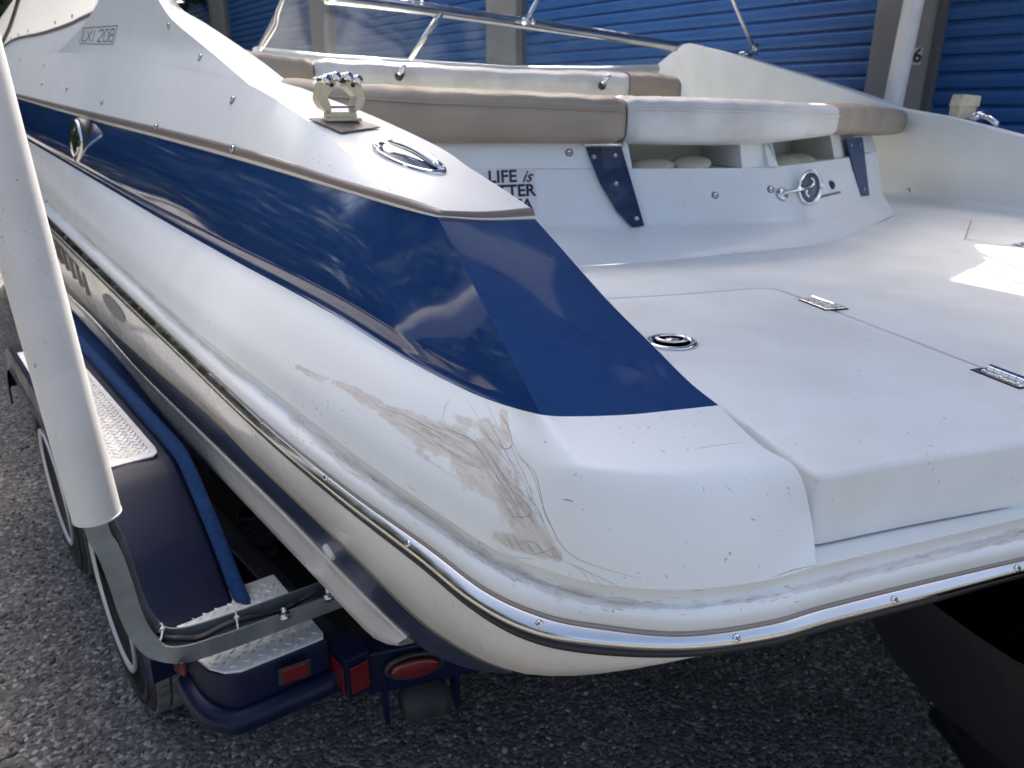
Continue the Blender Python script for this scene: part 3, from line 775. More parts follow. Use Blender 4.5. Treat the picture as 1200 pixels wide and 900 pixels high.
for t in np.linspace(0, 1, 9):
    side.append(hb * (1 - t) + gl * t + out_of(hb) * .010 * math.sin(math.pi * t) * (1 - wg))
hs = mk('hull_side', grid(side), M['cream'], boat)
ug = resample(arc(ext(GL[:11], 2.0)), NH); nl = resample(arc(ext(NL, 2.0)), NH)
o_ = out_of(ug)
tpz = np.clip((NH - 1 - np.arange(NH)) / 30, 0, 1)[:, None]
mk('pinstripe', grid([ug + o_ * .001 + up * .003 * tpz, ug + o_ * .003 + up * .001 * tpz, ug + o_ * .003 - up * .002 * tpz, ug - up * .003 * tpz]), M['gold'], boat)
mk('boot_stripe', grid([ug, ug * .92 + nl * .08 + o_ * .001, ug * .5 + nl * .5 + o_ * .004, nl]), M['navymatt'], boat)
nl2 = resample(arc(ext(NL[:8], 2.0)), NH); cl = resample(arc(ext(CL, 2.0)), NH)
# chine: a rolled lip
ch = [nl2 - up * .001, nl2 + out_of(nl2) * .003 - up * .003, nl2 * .75 + cl * .25 - out_of(nl2) * .004, nl2 * .5 + cl * .5 - out_of(nl2) * .003, nl2 * .22 + cl * .78 + out_of(nl2) * .003, cl + out_of(cl) * .004, cl - out_of(cl) * .004 - up * .008]
mk('chine', grid(ch), M['cream'], boat)
bot = [ch[-1], ch[-1] + inn(cl) * .25 - up * .05, ch[-1] + inn(cl) * .9 - up * .22, ch[-1] + inn(cl) * 1.3 - up * .30]
mk('hull_bottom', grid(bot), M['cream'], boat)
# stern underside and transom
gs = gl[int(NH * .80):]
gi = inn(gs)
# chine end plug and corner underside
uend = resample(arc(GL[8:14]), 40); tgt = np.array([[-.05, .95, .86]] * 0 + [list(x) for x in resample(np.array([CL[-1] + [.02, .10, .02], [.15, 1.40, .86], [.75, 1.55, .86]]), 40)])
mk('hull_corner', grid([uend, uend * .6 + tgt * .4 - up * .012, tgt]), M['navymatt'], boat)
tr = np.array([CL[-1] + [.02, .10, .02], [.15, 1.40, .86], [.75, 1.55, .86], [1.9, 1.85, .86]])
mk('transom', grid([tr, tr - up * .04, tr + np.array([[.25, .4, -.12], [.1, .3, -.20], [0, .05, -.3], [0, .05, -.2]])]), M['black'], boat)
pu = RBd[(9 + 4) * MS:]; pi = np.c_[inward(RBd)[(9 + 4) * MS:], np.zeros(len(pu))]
mk('platform_underside', grid([pu + up * .002, pu + pi * .10 - up * .01, pu + pi * .85 + up * .02]), M['black'], boat)  # cream underside painted black, its shade put into the colour

# hull lettering on the cream band
ht = bvh(hs)
def surf_line(tree, px, rad, m, name, parent, lift=0.0, seg=5, sub=4, kind=None, tap=True):
    P = cr([(u, v, 0) for u, v in px], sub) if len(px) > 2 else np.linspace((*px[0], 0), (*px[1], 0), 6)
    pts = []
    for q in P:
        p, n = hit(tree, q[0], q[1])
        if p is not None: pts.append(p + n * lift)
    if len(pts) < 2: return None
    r = rad * (np.sin(np.linspace(.12, math.pi - .12, len(pts))) ** .5 if tap else np.ones(len(pts)))
    return tube(pts, list(r), seg, flat=(1, 1))
def surf_patch(tree, quad, nu=8, nv=3, lift=.0015):
    """a decal with four pixel corners laid on the surface"""
    a, b, c, d = [np.array(q, float) for q in quad]; rows = []
    for i in range(nv + 1):
        t = i / nv; row = []
        for j in range(nu + 1):
            s = j / nu; q = (a * (1 - s) + b * s) * (1 - t) + (d * (1 - s) + c * s) * t
            p, n = hit(tree, *q)
            if p is None: return None
            row.append(np.array(p + n * lift))
        rows.append(np.array(row))
    return grid(rows)
letters = []
for i, (x, y) in enumerate([(58, 282), (64, 288), (71, 296), (79, 306), (87, 315), (95, 325)]):
    for q in ([(x, y - 8), (x + 4, y - 4), (x + 12, y + 22), (x + 7, y + 20)],):
        m_2 = surf_patch(ht, q, 3, 3)
        if m_2: letters.append(m_2)
for q in ([(57, 272), (92, 312), (94, 316), (58, 276)],):
    m_2 = surf_patch(ht, q, 6, 1)
    if m_2: letters.append(m_2)
if letters: mk('hull_lettering', join(*letters), M['lettering'], boat)
ep = []  # grey oval painted on the hull side in place of a reflection
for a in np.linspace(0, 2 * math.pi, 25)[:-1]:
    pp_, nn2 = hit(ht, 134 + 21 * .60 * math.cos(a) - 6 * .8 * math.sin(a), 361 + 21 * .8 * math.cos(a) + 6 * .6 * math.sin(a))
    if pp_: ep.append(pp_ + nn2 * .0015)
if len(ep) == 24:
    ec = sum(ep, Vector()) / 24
    mk('hull_reflection_oval', mesh([ec] + ep, [(0, i + 1, (i + 1) % 24 + 1) for i in range(24)]), M['galv'], boat)
# drain plug on the boot stripe
tb = bvh(hs, *[o for o in boat.children if o.name.startswith('boot_stripe')])
p, n = hit(tb, 387, 646)
if p: inst('through_hull_fitting', ready(join(lathe([(.016, -.01), (.016, .004), (.012, .008), (.006, .0085), (.005, .004)], 20)), M['cream']), boat, placed(None, p, n))

# ---- deck: hatch lid, deck panel, sub deck
ZD = 1.225
T_ = np.array([.954, .30]); Fw = np.array([-.30, .954])
P2 = lambda u, v: PZ(u, v, ZD)[:2]
sA, sB = P2(995, 371), P2(1200, 450.5); sdir = (sB - sA) / np.linalg.norm(sB - sA)
aft0 = P2(1200, 519)
Mx = np.array([[sdir[0], -T_[0]], [sdir[1], -T_[1]]]); kk = np.linalg.solve(Mx, aft0 - sB)
cornerC = sB + sdir * kk[0]
seam = [P2(650, 354), P2(705, 350.5), P2(800, 345), P2(880, 338.5)] + [P2(u, v) for u, v in [(905, 338.5), (922, 343), (940, 350), (960, 358)]] + [sA, P2(1100, 411.5), sB, sB + sdir * kk[0] * .8]
aftedge = [P2(1200, 519), P2(1080, 538), P2(990, 554), P2(970, 557), P2(958, 556), P2(947, 550), P2(914, 526), P2(889, 508), P2(865, 491), P2(849, 479)]
aedge = np.array([cornerC] + aftedge)
lid_out = list(cr(np.array(seam)[:-1], 4)) + [cornerC] + list(cr(np.array(aftedge), 4)) + [P2(780, 470), P2(700, 420), P2(640, 370)]
lid = mk('hatch_lid', prism(lid_out, 1.139, ZD + .001, .011, 4), M['gelmatt'], boat)
autosmooth(lid, 40)
so = cr(np.array(seam), 4); tn = np.gradient(so, axis=0); tn /= np.linalg.norm(tn, axis=1)[:, None]; son = so + np.c_[-tn[:, 1], tn[:, 0]] * .0075
scw = PZ(1200, 253, ZD)[:2]
sc0 = scw - Fw * 3.2; sc1 = scw + Fw * .72
foot = [P2(1047, 253), P2(1005, 272), P2(960, 287), P2(800, 303), P2(700, 311), P2(560, 318), P2(440, 322)]
deck_out = list(son) + [cornerC + (-sdir) * 0 + np.array([.004, .002])] + [aft0 + T_ * 2.2] + [sc0 + T_ * .0 + Fw * .6, sc1] + foot[:1] + foot[1:] + [P2(520, 352)]
deck_out = list(son[:-2]) + [cornerC + T_ * .006] + [cornerC + T_ * 1.6, scw - Fw * 1.0, sc1] + foot + [P2(540, 354)]
dk = mk('deck_panel', prism(deck_out, 1.15, ZD, .004, 2), M['gelmatt'], boat)
autosmooth(dk, 40)
sub = [P2(560, 330), P2(640, 400), P2(760, 470), P2(900, 560) + Fw * .05, P2(1200, 530) + Fw * .03, sc0 + Fw * 1.2, sc1, foot[0], foot[3], foot[5]]
mk('sub_deck', prism([p for p in sub], 1.10, 1.206), M['gel'], boat, smooth=False)
mk('transom_drop', grid([np.array([np.r_[p + Fw * .055, 1.20] for p in aedge[::-1]]), np.array([np.r_[p + Fw * .06, 1.13] for p in aedge[::-1]])]), M['gel'], boat)

# hinges
def hinge_mesh(L=.072, W=.040):
    a = obox((-L / 2, -W / 2, 0), (L, 0, 0), (0, W * .46, 0), (0, 0, .0022), .0006)
    b = obox((-L / 2, W * .04, 0), (L, 0, 0), (0, W * .46, 0), (0, 0, .0022), .0006)
    kn = []
    for i in range(5):
        x0 = -L * .40 + i * L * .16
        kn.append(tube([(x0, 0, .0045), (x0 + L * .15, 0, .0045)], .0048, 18))
    sc = []
    for sx in (-.36, 0, .36):
        for sy in (-.3, .3):
            c = lathe([(.0032, .002), (.0032, .0029), (.002, .0036), (.0002, .0037)], 10); c.transform(Matrix.Translation((sx * L, sy * W, 0))); sc.append(c)
    return join(a, b), join(*kn), sc
hp, hk, hsr = hinge_mesh(); ready(hp, M['steel'], False); ready(hk, M['chrome'], False); 
for q in hsr: ready(q, M['chrome'])
hbk = ready(obox((-.0385, -.0225, -.001), (.077, 0, 0), (0, .045, 0), (0, 0, .0016)), M['dark'], False)  # black sheet paints a shadow gap round the hinge leaves
for c, k in ((P2(964, 357.5), 1.15), (P2(1180, 443.5), 1.1)):
    Mh = placed(None, (c[0], c[1], ZD + .0015), (0, 0, 1), xdir=(sdir[0], sdir[1], 0), scale=k)
    h = inst('hinge', hp, boat, Mh)
    for nm, me in [('hinge_knuckle', hk), ('hinge_shadow_gap', hbk)] + [('hinge_screw', q) for q in hsr]:
        o = bpy.data.objects.new(nm, me); COL.objects.link(o); o.parent = h
# flush latch
lt = ready(lathe([(.043, 0), (.043, .003), (.040, .0045), (.034, .0045), (.031, .002), (.031, .0015)], 36), M['chrome'])
l = inst('flush_latch', lt, boat, placed(None, (*P2(787, 402.5), ZD + .0012), (0, 0, 1), xdir=(1, 0, 0)))
dd = ready(lathe([(.0305, .0022), (.0001, .0022)], 30), M['galv'])
o = bpy.data.objects.new('latch_cup', dd); COL.objects.link(o); o.parent = l
rg = []
for i in range(25):
    a = 2 * math.pi * i / 24; rg.append((.024 * math.cos(a), .020 * math.sin(a) + .002, .0065))
o = bpy.data.objects.new('latch_ring', ready(join(tube(rg, .0032, 8), lathe([(.012, .002), (.011, .0065), (.0001, .007)], 20)), M['chrome'])); COL.objects.link(o); o.parent = l
o = bpy.data.objects.new('latch_recess', ready(placedm := lathe([(.019, .0036), (.0001, .0036)], 20), M['dark'])); COL.objects.link(o); o.parent = l; o.location = (.004, .002, 0); 

ckp = [P2(u, v) + Fw * .35 for u, v in ((440, 322),)] + [W_ for W_ in (P2(420, 330), P2(700, 320), P2(960, 300), P2(1045, 262))] + [sc1 + Fw * 2.6, sc1 + Fw * 2.6 - T_ * 2.6, P2(420, 330) + Fw * 1.4 - T_ * .45]
mk('cockpit_floor', prism(ckp[1:], .80, .86), M['gel'], boat, smooth=False)
# ---- stern seat wall
W0 = np.array([PZ(u, v, ZD) for u, v in [(400, 324), (560, 318), (700, 311), (800, 303), (960, 287), (1010, 270), (1047, 252)]])
W1 = np.array([PZ(u, v, 1.28) for u, v in [(400, 268), (560, 268), (700, 267), (800, 265), (950, 257), (1000, 245), (1034, 228)]])
W1e = cr(np.vstack([W1[:1] - (W1[1:2] - W1[:1]) * 1.0, W1]), 8)
def wl(px): return resample(cr(np.array([PW(u, v, W1e, o) for u, v, o in px]), 8), 90)
Wm = wl([(400, 262, .012), (560, 262, .012), (700, 261, .012), (800, 259, .012), (950, 251, .012), (1000, 240, .012), (1034, 224, .01)])
Ws = wl([(400, 198, .10), (560, 198, .10), (700, 198, .10), (800, 197.5, .10), (870, 197, .10), (912, 195, .09), (978, 187, .07), (1028, 178, .05)])
kick = [resample(cr(W0, 8), 90) + up * .001]; k1 = resample(cr(W1, 8), 90)
kick += [kick[0] * .9 + k1 * .1 + up * .006, kick[0] * .5 + k1 * .5 + up * .004, k1 * .92 + kick[0] * .08 + up * .002, k1]
stern_wall = mk('stern_wall', grid(kick + [Wm, (Wm + Ws) / 2, Ws]), M['gel'], boat)
WT_ = lambda u, v, o=.13: PW(u, v, W1e, o)
def upper(px_b, px_t):
    b = np.array([PW(*q, W1e, .10 if q[0] < 900 else .08) for q in px_b]); t = np.array([PW(*q, W1e, .135 if q[0] < 900 else .11) for q in px_t])
    return b, t
def pillar(ub0, ub1, ut0, ut1, vb0, vb1, vt, depth=.22):
    n = 8
    b, t = upper([(ub0 + (ub1 - ub0) * i / n, vb0 + (vb1 - vb0) * i / n) for i in range(n + 1)], [(ut0 + (ut1 - ut0) * i / n, vt) for i in range(n + 1)])
    f = np.r_[Fw, 0] * depth
    e0 = np.array([b[0], t[0]]); e1 = np.array([b[-1], t[-1]])
    front = grid([b, t])
    s0 = grid([e0 + f, e0]); s1 = grid([e1, e1 + f]); tp = grid([t, t + f])
    return join(front, s0, s1, tp)
for q in ((400, 741, 400, 735, 198, 197.5, 165), (870, 912, 866, 902, 197, 195, 158), (978, 1028, 972, 1020, 187, 178, 152)):
    mk('wall_pillar', pillar(*q), M['gel'], boat, smooth=False)
f = np.r_[Fw, 0] * .24
fl = Ws[int(90 * .33):int(90 * .97)]
mk('locker_floor', grid([fl, fl + f * .5 - up * .004, fl + f + up * .01]), M['gel'], boat)
mk('locker_back', grid([fl + f, fl + f + up * .16]), M['gel'], boat)
sw = bvh(stern_wall, *[o for o in boat.children if o.name.startswith('wall_pillar')])
for u, v, r in ((765, 193, .062), (810, 190, .058), (918, 189, .05), (934, 187, .055)):
    p = PW(u, v + 1, W1e, .10 + .06)
    pd = lathe([(r * .9, -.008), (r, -.002), (r * .97, .005), (r * .7, .011), (r * .3, .014), (.001, .0145)], 26)
    tag(inst('speaker_cone', ready(pd, M['creampad']), boat, placed(None, p, Vector((-.05, -.25, 1)))), None)
# small fasteners on the wall
cupm = ready(lathe([(.0058, 0), (.0058, .0022), (.0042, .0036), (.0036, .0024), (.0001, .0022)], 14), M['steel'])
darkm = ready(lathe([(.0085, -.0005), (.0085, .001), (.0001, .0011)], 14), M['galv'])
stb_n = None
def stud(tree, u, v, s=1.0, name='snap'):
    p, n = hit(tree, u, v)
    if p is None: return
    o = inst(name, cupm, boat, placed(None, p, n, scale=s))
    d = bpy.data.objects.new('snap_base', darkm); COL.objects.link(d); d.parent = o
for u, v in ((667, 179), (838, 229), (903, 222), (957, 222)): stud(sw, u, v, 1.35)
# sticker
p, n = hit(sw, 598, 224)
if p:
    xd = Vector((.985, .10, 0))
    Ms = placed(None, p + n * .0015, n, xdir=xd)
    stk = obox((-.072, -.062, -.0008), (.144, 0, 0), (0, .124, 0), (0, 0, .001)); stk.transform(Ms)
    so_ = mk('sticker', stk, M['sticker'], boat, smooth=False)
    for body, sz, y, x, shr, b in (('LIFE', .052, .042, -.020, 0, .0012), ('is', .050, .040, .047, .45, .0006), ('BETTER', .050, -.002, -.008, 0, .0014), ('AT SEA', .046, -.044, -.008, 0, .0012)):
        textobj('sticker_text', body, sz, M['lettering'], so_, Ms @ Matrix.Translation((x, y, .0012)), shear=shr, off=b, sx=.92)
# gusset plates under the cushion
def plate_on(tree, px, m, name, th=.004, lift=.010):
    pts = [];
    for u, v in px:
        p, n = hit(tree, u, v)
        if p is None: p = pts[-1][0] + Vector((.01, 0, 0)); n = pts[-1][1]
        pts.append((p, n))
    nn_ = sum((q[1] for q in pts), Vector()).normalized(); c = sum((q[0] for q in pts), Vector()) / len(pts)
    V = [np.array(PP(u, v, np.array(c + nn_ * lift), np.array(nn_))) for u, v in px]
    k = len(V); N_ = np.array(nn_) * th
    Vb = [q - N_ for q in V]
    return mk(name, mesh(V + Vb, [tuple(range(k)), tuple(range(k, 2 * k))[::-1]] + [(i, i + k, (i + 1) % k + k, (i + 1) % k) for i in range(k)]), m, boat, smooth=False), V, nn_
M['bluemirror'] = mat('steel gusset plate tinted blue', (.09, .12, .20), .16, .85, rvar=.2, nscale=12, col2=(.14, .16, .21), bump=.08, bscale=25)  # mirrored navy put into the colour of a polished plate
M['blueplate'] = mat('navy gusset plate', (.016, .04, .12), .45, col2=(.03, .06, .15), nscale=14, spec=.3)
gp, gV, gn = plate_on(sw, [(686, 171), (728, 171), (755, 264), (741, 266), (722, 246), (703, 214), (693, 190)], M['bluemirror'], 'gusset_plate')
gp2, gV2, gn2 = plate_on(sw, [(992, 161), (1011, 161), (1019, 229), (1010, 230), (1000, 196)], M['blueplate'], 'gusset_plate', lift=.012)
tg = bvh(gp, gp2)
for u, v in ((696, 184), (721, 182), (722, 215), (746, 256), (998, 170), (1008, 170), (1013, 222)):
    stud(tg, u, v, .9, 'plate_screw')
tb1 = [PP(684, 169, gV[0], np.array(gn)) , PP(730, 169, gV[0], np.array(gn))]
mk('gusset_hinge', tube(tb1, .009, 10), M['steel'], boat)
# chrome pull with its oval ring
p, n = hit(sw, 916, 228)
if p:
    q, n2 = hit(sw, 940, 225); q = q + n2 * .03
    h = mk('tow_handle', join(tube([p, p + n * .012, (p + q) / 2 + n * .012, q], [.007, .006, .006, .008], 10)), M['chrome'], boat)
    bs = lathe([(.021, 0), (.02, .005), (.012, .008), (.001, .0085)], 20); bs.transform(placed(None, p, n)); mk('handle_base', bs, M['steel'], boat)
    fr = Vector((-.25, -.93, .18)).normalized(); Mr = placed(None, q, fr, xdir=(1, 0, 0))
    ring = [Mr @ Vector((.030 * math.cos(a), .046 * math.sin(a), 0)) for a in np.linspace(0, 2 * math.pi, 33)]
    mk('handle_ring', tube(ring, .0058, 10), M['chrome'], boat)
    dsk = lathe([(.029, -.002), (.029, .0005), (.0001, .0006)], 24); dsk.transform(Mr @ Matrix.Diagonal((1, 1.55, 1, 1))); mk('handle_emblem', dsk, M['galv'], boat)
    sc_ = [Mr @ Vector((.010 * math.sin(t * 1.0), .028 * (t / 3.1), .004)) for t in np.linspace(-3.1, 3.1, 20)]
    mk('handle_emblem_bar', tube(sc_, .004, 8), M['chrome'], boat)
p, n = hit(sw, 974, 217)
if p:
    b = lathe([(.014, 0), (.014, .004), (.011, .007), (.008, .005), (.001, .005)], 22); b.transform(placed(None, p, n)); mk('push_button', b, M['black'], boat)
m_2 = surf_patch(sw, [(958, 230), (984, 224), (985, 226.5), (959, 232.5)], 6, 1)
if m_2: mk('warning_strip', m_2, M['taupe'], boat)

# ---- cushions
def cushion(sections, depth, m, name, e0=.02, e1=.02, pw=4.6, seam=True):
    """sections: list of (rear bottom point, rear top z)"""
    P = np.array([s[0] for s in sections]); Z = np.array([s[1] for s in sections])
    Q = cr(np.c_[P, Z], 7); n = len(Q); f = inward(Q[:, :2])
    L = np.r_[0, np.cumsum(np.linalg.norm(np.diff(Q[:, :2], axis=0), axis=1))]
    rows = []; NS = 28
    for k in range(n):
        zb, zt = Q[k, 2], Q[k, 3]; c = np.r_[Q[k, :2] + f[k] * depth / 2, (zb + zt) / 2]
        edge = min(L[k] / e0 if e0 else 9, (L[-1] - L[k]) / e1 if e1 else 9, 1.0); sc = math.sqrt(max(0, 1 - (1 - edge) ** 2)) * .12 + .88 if edge < 1 else 1
        sc = sc if edge > 0 else .86
        w = .0035 * math.sin(k * 1.7) * .6
        row = []
        for i in range(NS + 1):
            a = 2 * math.pi * i / NS; ca, sa = math.cos(a), math.sin(a)
            x = -math.copysign(abs(ca) ** (2 / pw), ca) * depth / 2 * sc; z = math.copysign(abs(sa) ** (2 / pw), sa) * (zt - zb) / 2 * sc
            row.append(c + np.r_[f[k] * x, z] + np.array([0, 0, w if sa > .2 else 0]))
        rows.append(np.array(row))
    g = grid(rows)
    caps = []
    for r in (rows[0], rows[-1]):
        caps.append(mesh([r.mean(0)] + list(r), [(0, i + 1, i + 2) for i in range(len(r) - 1)]))
    return mk(name, join(g, *caps), m, boat)
def sec(u, vb, vt, off):
    b = PW(u, vb, W1e, off); t = PW(u, vt, W1e, off); return (b, t[2])
def piping(secs_, zoff, par, m, name='piping'):
    P = np.array([s[0] for s in secs_]); Z = np.array([s[1] for s in secs_]); Q = cr(np.c_[P, Z], 7)
    ln = [(q[0], q[1], q[3] - zoff) for q in Q]
    L_n = np.array(ln); L_n[:, :2] -= inward(L_n[:, :2]) * .0015
    o = mk(name, tube(L_n, .003, 6), m, boat); return o
c1 = cushion([sec(332, 150, 90, .07), sec(430, 168, 97, .07), sec(510, 170, 102, .07), sec(640, 170.5, 107, .07), sec(734, 170.5, 112, .07)], .34, M['vinyltan'], 'lounge_cushion', .0, .012)
tag(c1, 'taupe port end of the aft lounge pad')
c2 = cushion([sec(737, 170.5, 112, .07), sec(800, 172, 113, .065), sec(880, 172, 116, .06), sec(940, 167, 119, .05), sec(986, 161, 122, .04)], .36, M['vinylwhite'], 'lounge_cushion', .012, .02)
tag(c2, 'white middle of the aft lounge pad')
c3 = cushion([sec(989, 158, 122, .04), sec(1012, 159, 121, .035), sec(1040, 160, 125, .03), sec(1066, 158, 129, .03)], .30, M['vinyltan'], 'lounge_cushion', .006, .02)
tag(c3, 'taupe starboard end of the aft lounge pad')
piping([sec(332, 150, 90, .07), sec(430, 168, 97, .07), sec(510, 170, 102, .07), sec(640, 170.5, 107, .07), sec(730, 170.5, 112, .07)], .040, c1, M['vinyltan'])
piping([sec(741, 170.5, 112, .07), sec(800, 172, 113, .065), sec(880, 172, 116, .06), sec(940, 167, 119, .05), sec(980, 161, 122, .04)], .034, c2, M['vinylwhite'])
SA = np.array([-1.25, 2.75, 0]); SB = np.array([1.55, 3.45, 0])
def sec2(u, vb, vt):
    return (PV(u, vb, SA, SB), PV(u, vt, SA, SB)[2])
cushion([sec2(284, 98, 56), sec2(330, 102, 62), sec2(369, 104, 67)], .5, M['vinyltan'], 'seat_back', .0, .008)
cushion([sec2(371, 104, 66), sec2(478, 106, 71), sec2(600, 110, 79), sec2(700, 116, 81), sec2(742, 120, 84)], .5, M['vinylwhite'], 'seat_back', .008, .04)
cushion([sec2(738, 122, 83), sec2(770, 122, 84), sec2(800, 122, 90)], .3, M['vinyltan'], 'seat_back', .0, .03)
for u, v in ((471, 86), (707, 97)):
    p = PV(u, v, SA - [0, .03, 0], SB - [0, .03, 0])
    kb = join(tube([p, p + Vector((-.01, -.04, -.012)) if False else (p[0] - .008, p[1] - .03, p[2] - .012)], [.012, .016], 10)); mk('seat_latch', kb, M['black'], boat)
    kb = tube([(p[0] - .006, p[1] - .034, p[2] - .002), (p[0] + .018, p[1] - .045, p[2] + .026)], [.011, .007], 10); mk('seat_latch_lever', kb, M['chrome'], boat)

# ---- starboard coaming
CA = PZ(1200, 253, ZD); CB = CA + np.r_[Fw, 0]
PS = lambda u, v: PV(u, v, CA, CB)
ctop = [(769, 76), (786, 62), (803, 50), (850, 61), (900, 76), (950, 91), (1000, 108), (1034, 122), (1067, 129), (1114, 137), (1174, 153), (1200, 160)]
CT = np.array([PS(u, v) for u, v in ctop]); CTx = np.vstack([CT, [CT[-1] - np.r_[Fw, .03] * .6], [CT[-1] - np.r_[Fw, .06] * 1.8]])
cbot = [(769, 82), (786, 84), (803, 100), (850, 118), (900, 150), (950, 190), (1000, 216), (1034, 227), (1067, 233.5), (1114, 240), (1174, 249), (1200, 253)]
cb = np.array([np.r_[PS(u, v)[:2], max(ZD, PS(u, v)[2])] for u, v in cbot]); cb[:, :2] = CT[:, :2]; cb[:, 2] = np.where(np.arange(12) < 3, CT[:, 2] - .12, ZD)
cb = np.vstack([cb, [np.r_[CTx[-2][:2], ZD]], [np.r_[CTx[-1][:2], ZD]]])
ct2 = resample(CTx, 80); cb2 = ct2.copy(); cb2[:, 2] = np.interp(np.arange(80), [0, 6, 12, 79], [ct2[0, 2] - .20, ct2[6, 2] - .25, ZD, ZD])
so3 = np.r_[T_, 0]
rowsC = [cb2 - so3 * .05, cb2 - so3 * .02 + up * .006, cb2 + up * .03, cb2 * .5 + ct2 * .5 + so3 * .02, ct2 - up * .006, ct2 + so3 * .005, ct2 + so3 * .012 + up * .002, ct2 + so3 * .14 - up * .02, ct2 + so3 * .22 - up * .12]
stc = mk('starboard_coaming', grid(rowsC), M['gel'], boat)
mk('starboard_hull_side', grid([ct2 + so3 * .22 - up * .12, ct2 * [1, 1, 0] + so3 * .27 + up * 1.08, ct2 * [1, 1, 0] + so3 * .15 + up * .85]), M['navy'], boat)
tc_ = bvh(stc)
for u, v in ((1064, 224),): stud(tc_, u, v, 1.5)
stud(sw, 1036, 224, 1.3)
# starboard hatch outline and hinge
sh = [P2(1141, 259), P2(1134, 281), P2(1330, 310), P2(1300, 278)]
for a, b in (((1138, 258.5), (1130.5, 281.5)), ((1142.5, 259), (1135.5, 281.5))):
    A, B = P2(*a), P2(*b); d = B - A; nrm = np.array([-d[1], d[0]]) / np.linalg.norm(d) * .0016
    mk('deck_seam', prism([A - nrm, B - nrm, B + nrm, A + nrm], ZD - .001, ZD + .0012), M['galv'], boat, smooth=False)
mk('deck_insert', prism(sh, ZD - .002, ZD + .0016, .001, 1), M['gelmatt'], boat)
hh = inst('hinge', hp, boat, placed(None, (*P2(1202, 288.5), ZD + .003), (0, 0, 1), xdir=(T_[0], T_[1], 0), scale=.9))
o = bpy.data.objects.new('hinge_knuckle', hk); COL.objects.link(o); o.parent = hh

# ---- windshield
RW = [(380, -4, 3.15), (450, 4, 3.35), (515, 13, 3.55), (570, 21, 3.75), (640, 31, 3.95), (700, 40, 4.15), (750, 48, 4.3), (792, 54.5, 4.45)]
RWc = cr(np.array([PD(*q) for q in RW]), 6)
mk('windshield_frame', tube(RWc, .025, 12, flat=(1, 1.15)), M['steel'], boat)
rb = np.array([PD(u, v, d) for u, v, d in [(380, 66, 3.4), (478, 72, 3.65), (600, 79, 3.95), (700, 80, 4.2), (765, 79, 4.4)]])
rbc = resample(cr(rb, 6), 40); rwc = resample(RWc, 40)
gl_ = bpy.data.materials.new('acrylic windshield'); gl_.use_nodes = True; gn_ = gl_.node_tree; N_ = gn_.nodes
for q in list(N_): N_.remove(q)
o1 = N_.new('ShaderNodeOutputMaterial'); mxs = N_.new('ShaderNodeMixShader'); tr_ = N_.new('ShaderNodeBsdfTransparent'); gs_ = N_.new('ShaderNodeBsdfGlossy'); df = N_.new('ShaderNodeBsdfDiffuse'); m2 = N_.new('ShaderNodeMixShader')
tr_.inputs[0].default_value = (.80, .86, .88, 1); gs_.inputs['Roughness'].default_value = .05; df.inputs[0].default_value = (.7, .72, .72, 1)
fz = N_.new('ShaderNodeFresnel'); fz.inputs[0].default_value = 1.5
tcx = N_.new('ShaderNodeTexCoord'); nzx = N_.new('ShaderNodeTexNoise'); nzx.inputs['Scale'].default_value = 3.5; nzx.inputs['Detail'].default_value = 5; mrx = N_.new('ShaderNodeMapRange'); mrx.inputs[1].default_value = .5; mrx.inputs[2].default_value = .8; mrx.inputs[3].default_value = .03; mrx.inputs[4].default_value = .30
gn_.links.new(tcx.outputs['Object'], nzx.inputs['Vector']); gn_.links.new(nzx.outputs[0], mrx.inputs[0])
gn_.links.new(fz.outputs[0], mxs.inputs[0]); gn_.links.new(tr_.outputs[0], mxs.inputs[1]); gn_.links.new(gs_.outputs[0], mxs.inputs[2])
gn_.links.new(mrx.outputs[0], m2.inputs[0]); gn_.links.new(mxs.outputs[0], m2.inputs[1]); gn_.links.new(df.outputs[0], m2.inputs[2]); gn_.links.new(m2.outputs[0], o1.inputs[0])
M['acrylic'] = gl_
mk('windshield_pane', grid([rbc, (rbc + rwc) / 2 - np.array([0, .01, 0]), rwc]), M['acrylic'], boat)
lp = np.array([PD(300, 58, 3.1), PD(342, 64, 3.25), PD(380, 66, 3.4)]); lq = np.array([PD(334, -8, 2.95), PD(360, -8, 3.05), PD(380, -4, 3.15)])
mk('windshield_pane', grid([lp, lq]), M['acrylic'], boat)
mk('windshield_sill', tube([PD(300, 62, 3.13), PD(380, 70, 3.42), PD(478, 76, 3.67), PD(600, 83, 3.97), PD(700, 83.5, 4.22), PD(770, 81, 4.42)], .026, 10), M['gel'], boat)
mk('windshield_strut', tube([PD(517, 16, 3.55), PD(480, 70, 3.62)], .026, 10, flat=(1, .55)), M['steel'], boat)
mk('windshield_strut', tube(cr([PD(336, -10, 2.95), PD(326, 14, 2.97), PD(322, 30, 3.0), PD(305, 58, 3.08)], 5), .0125, 10, flat=(1, .8)), M['steel'], boat)
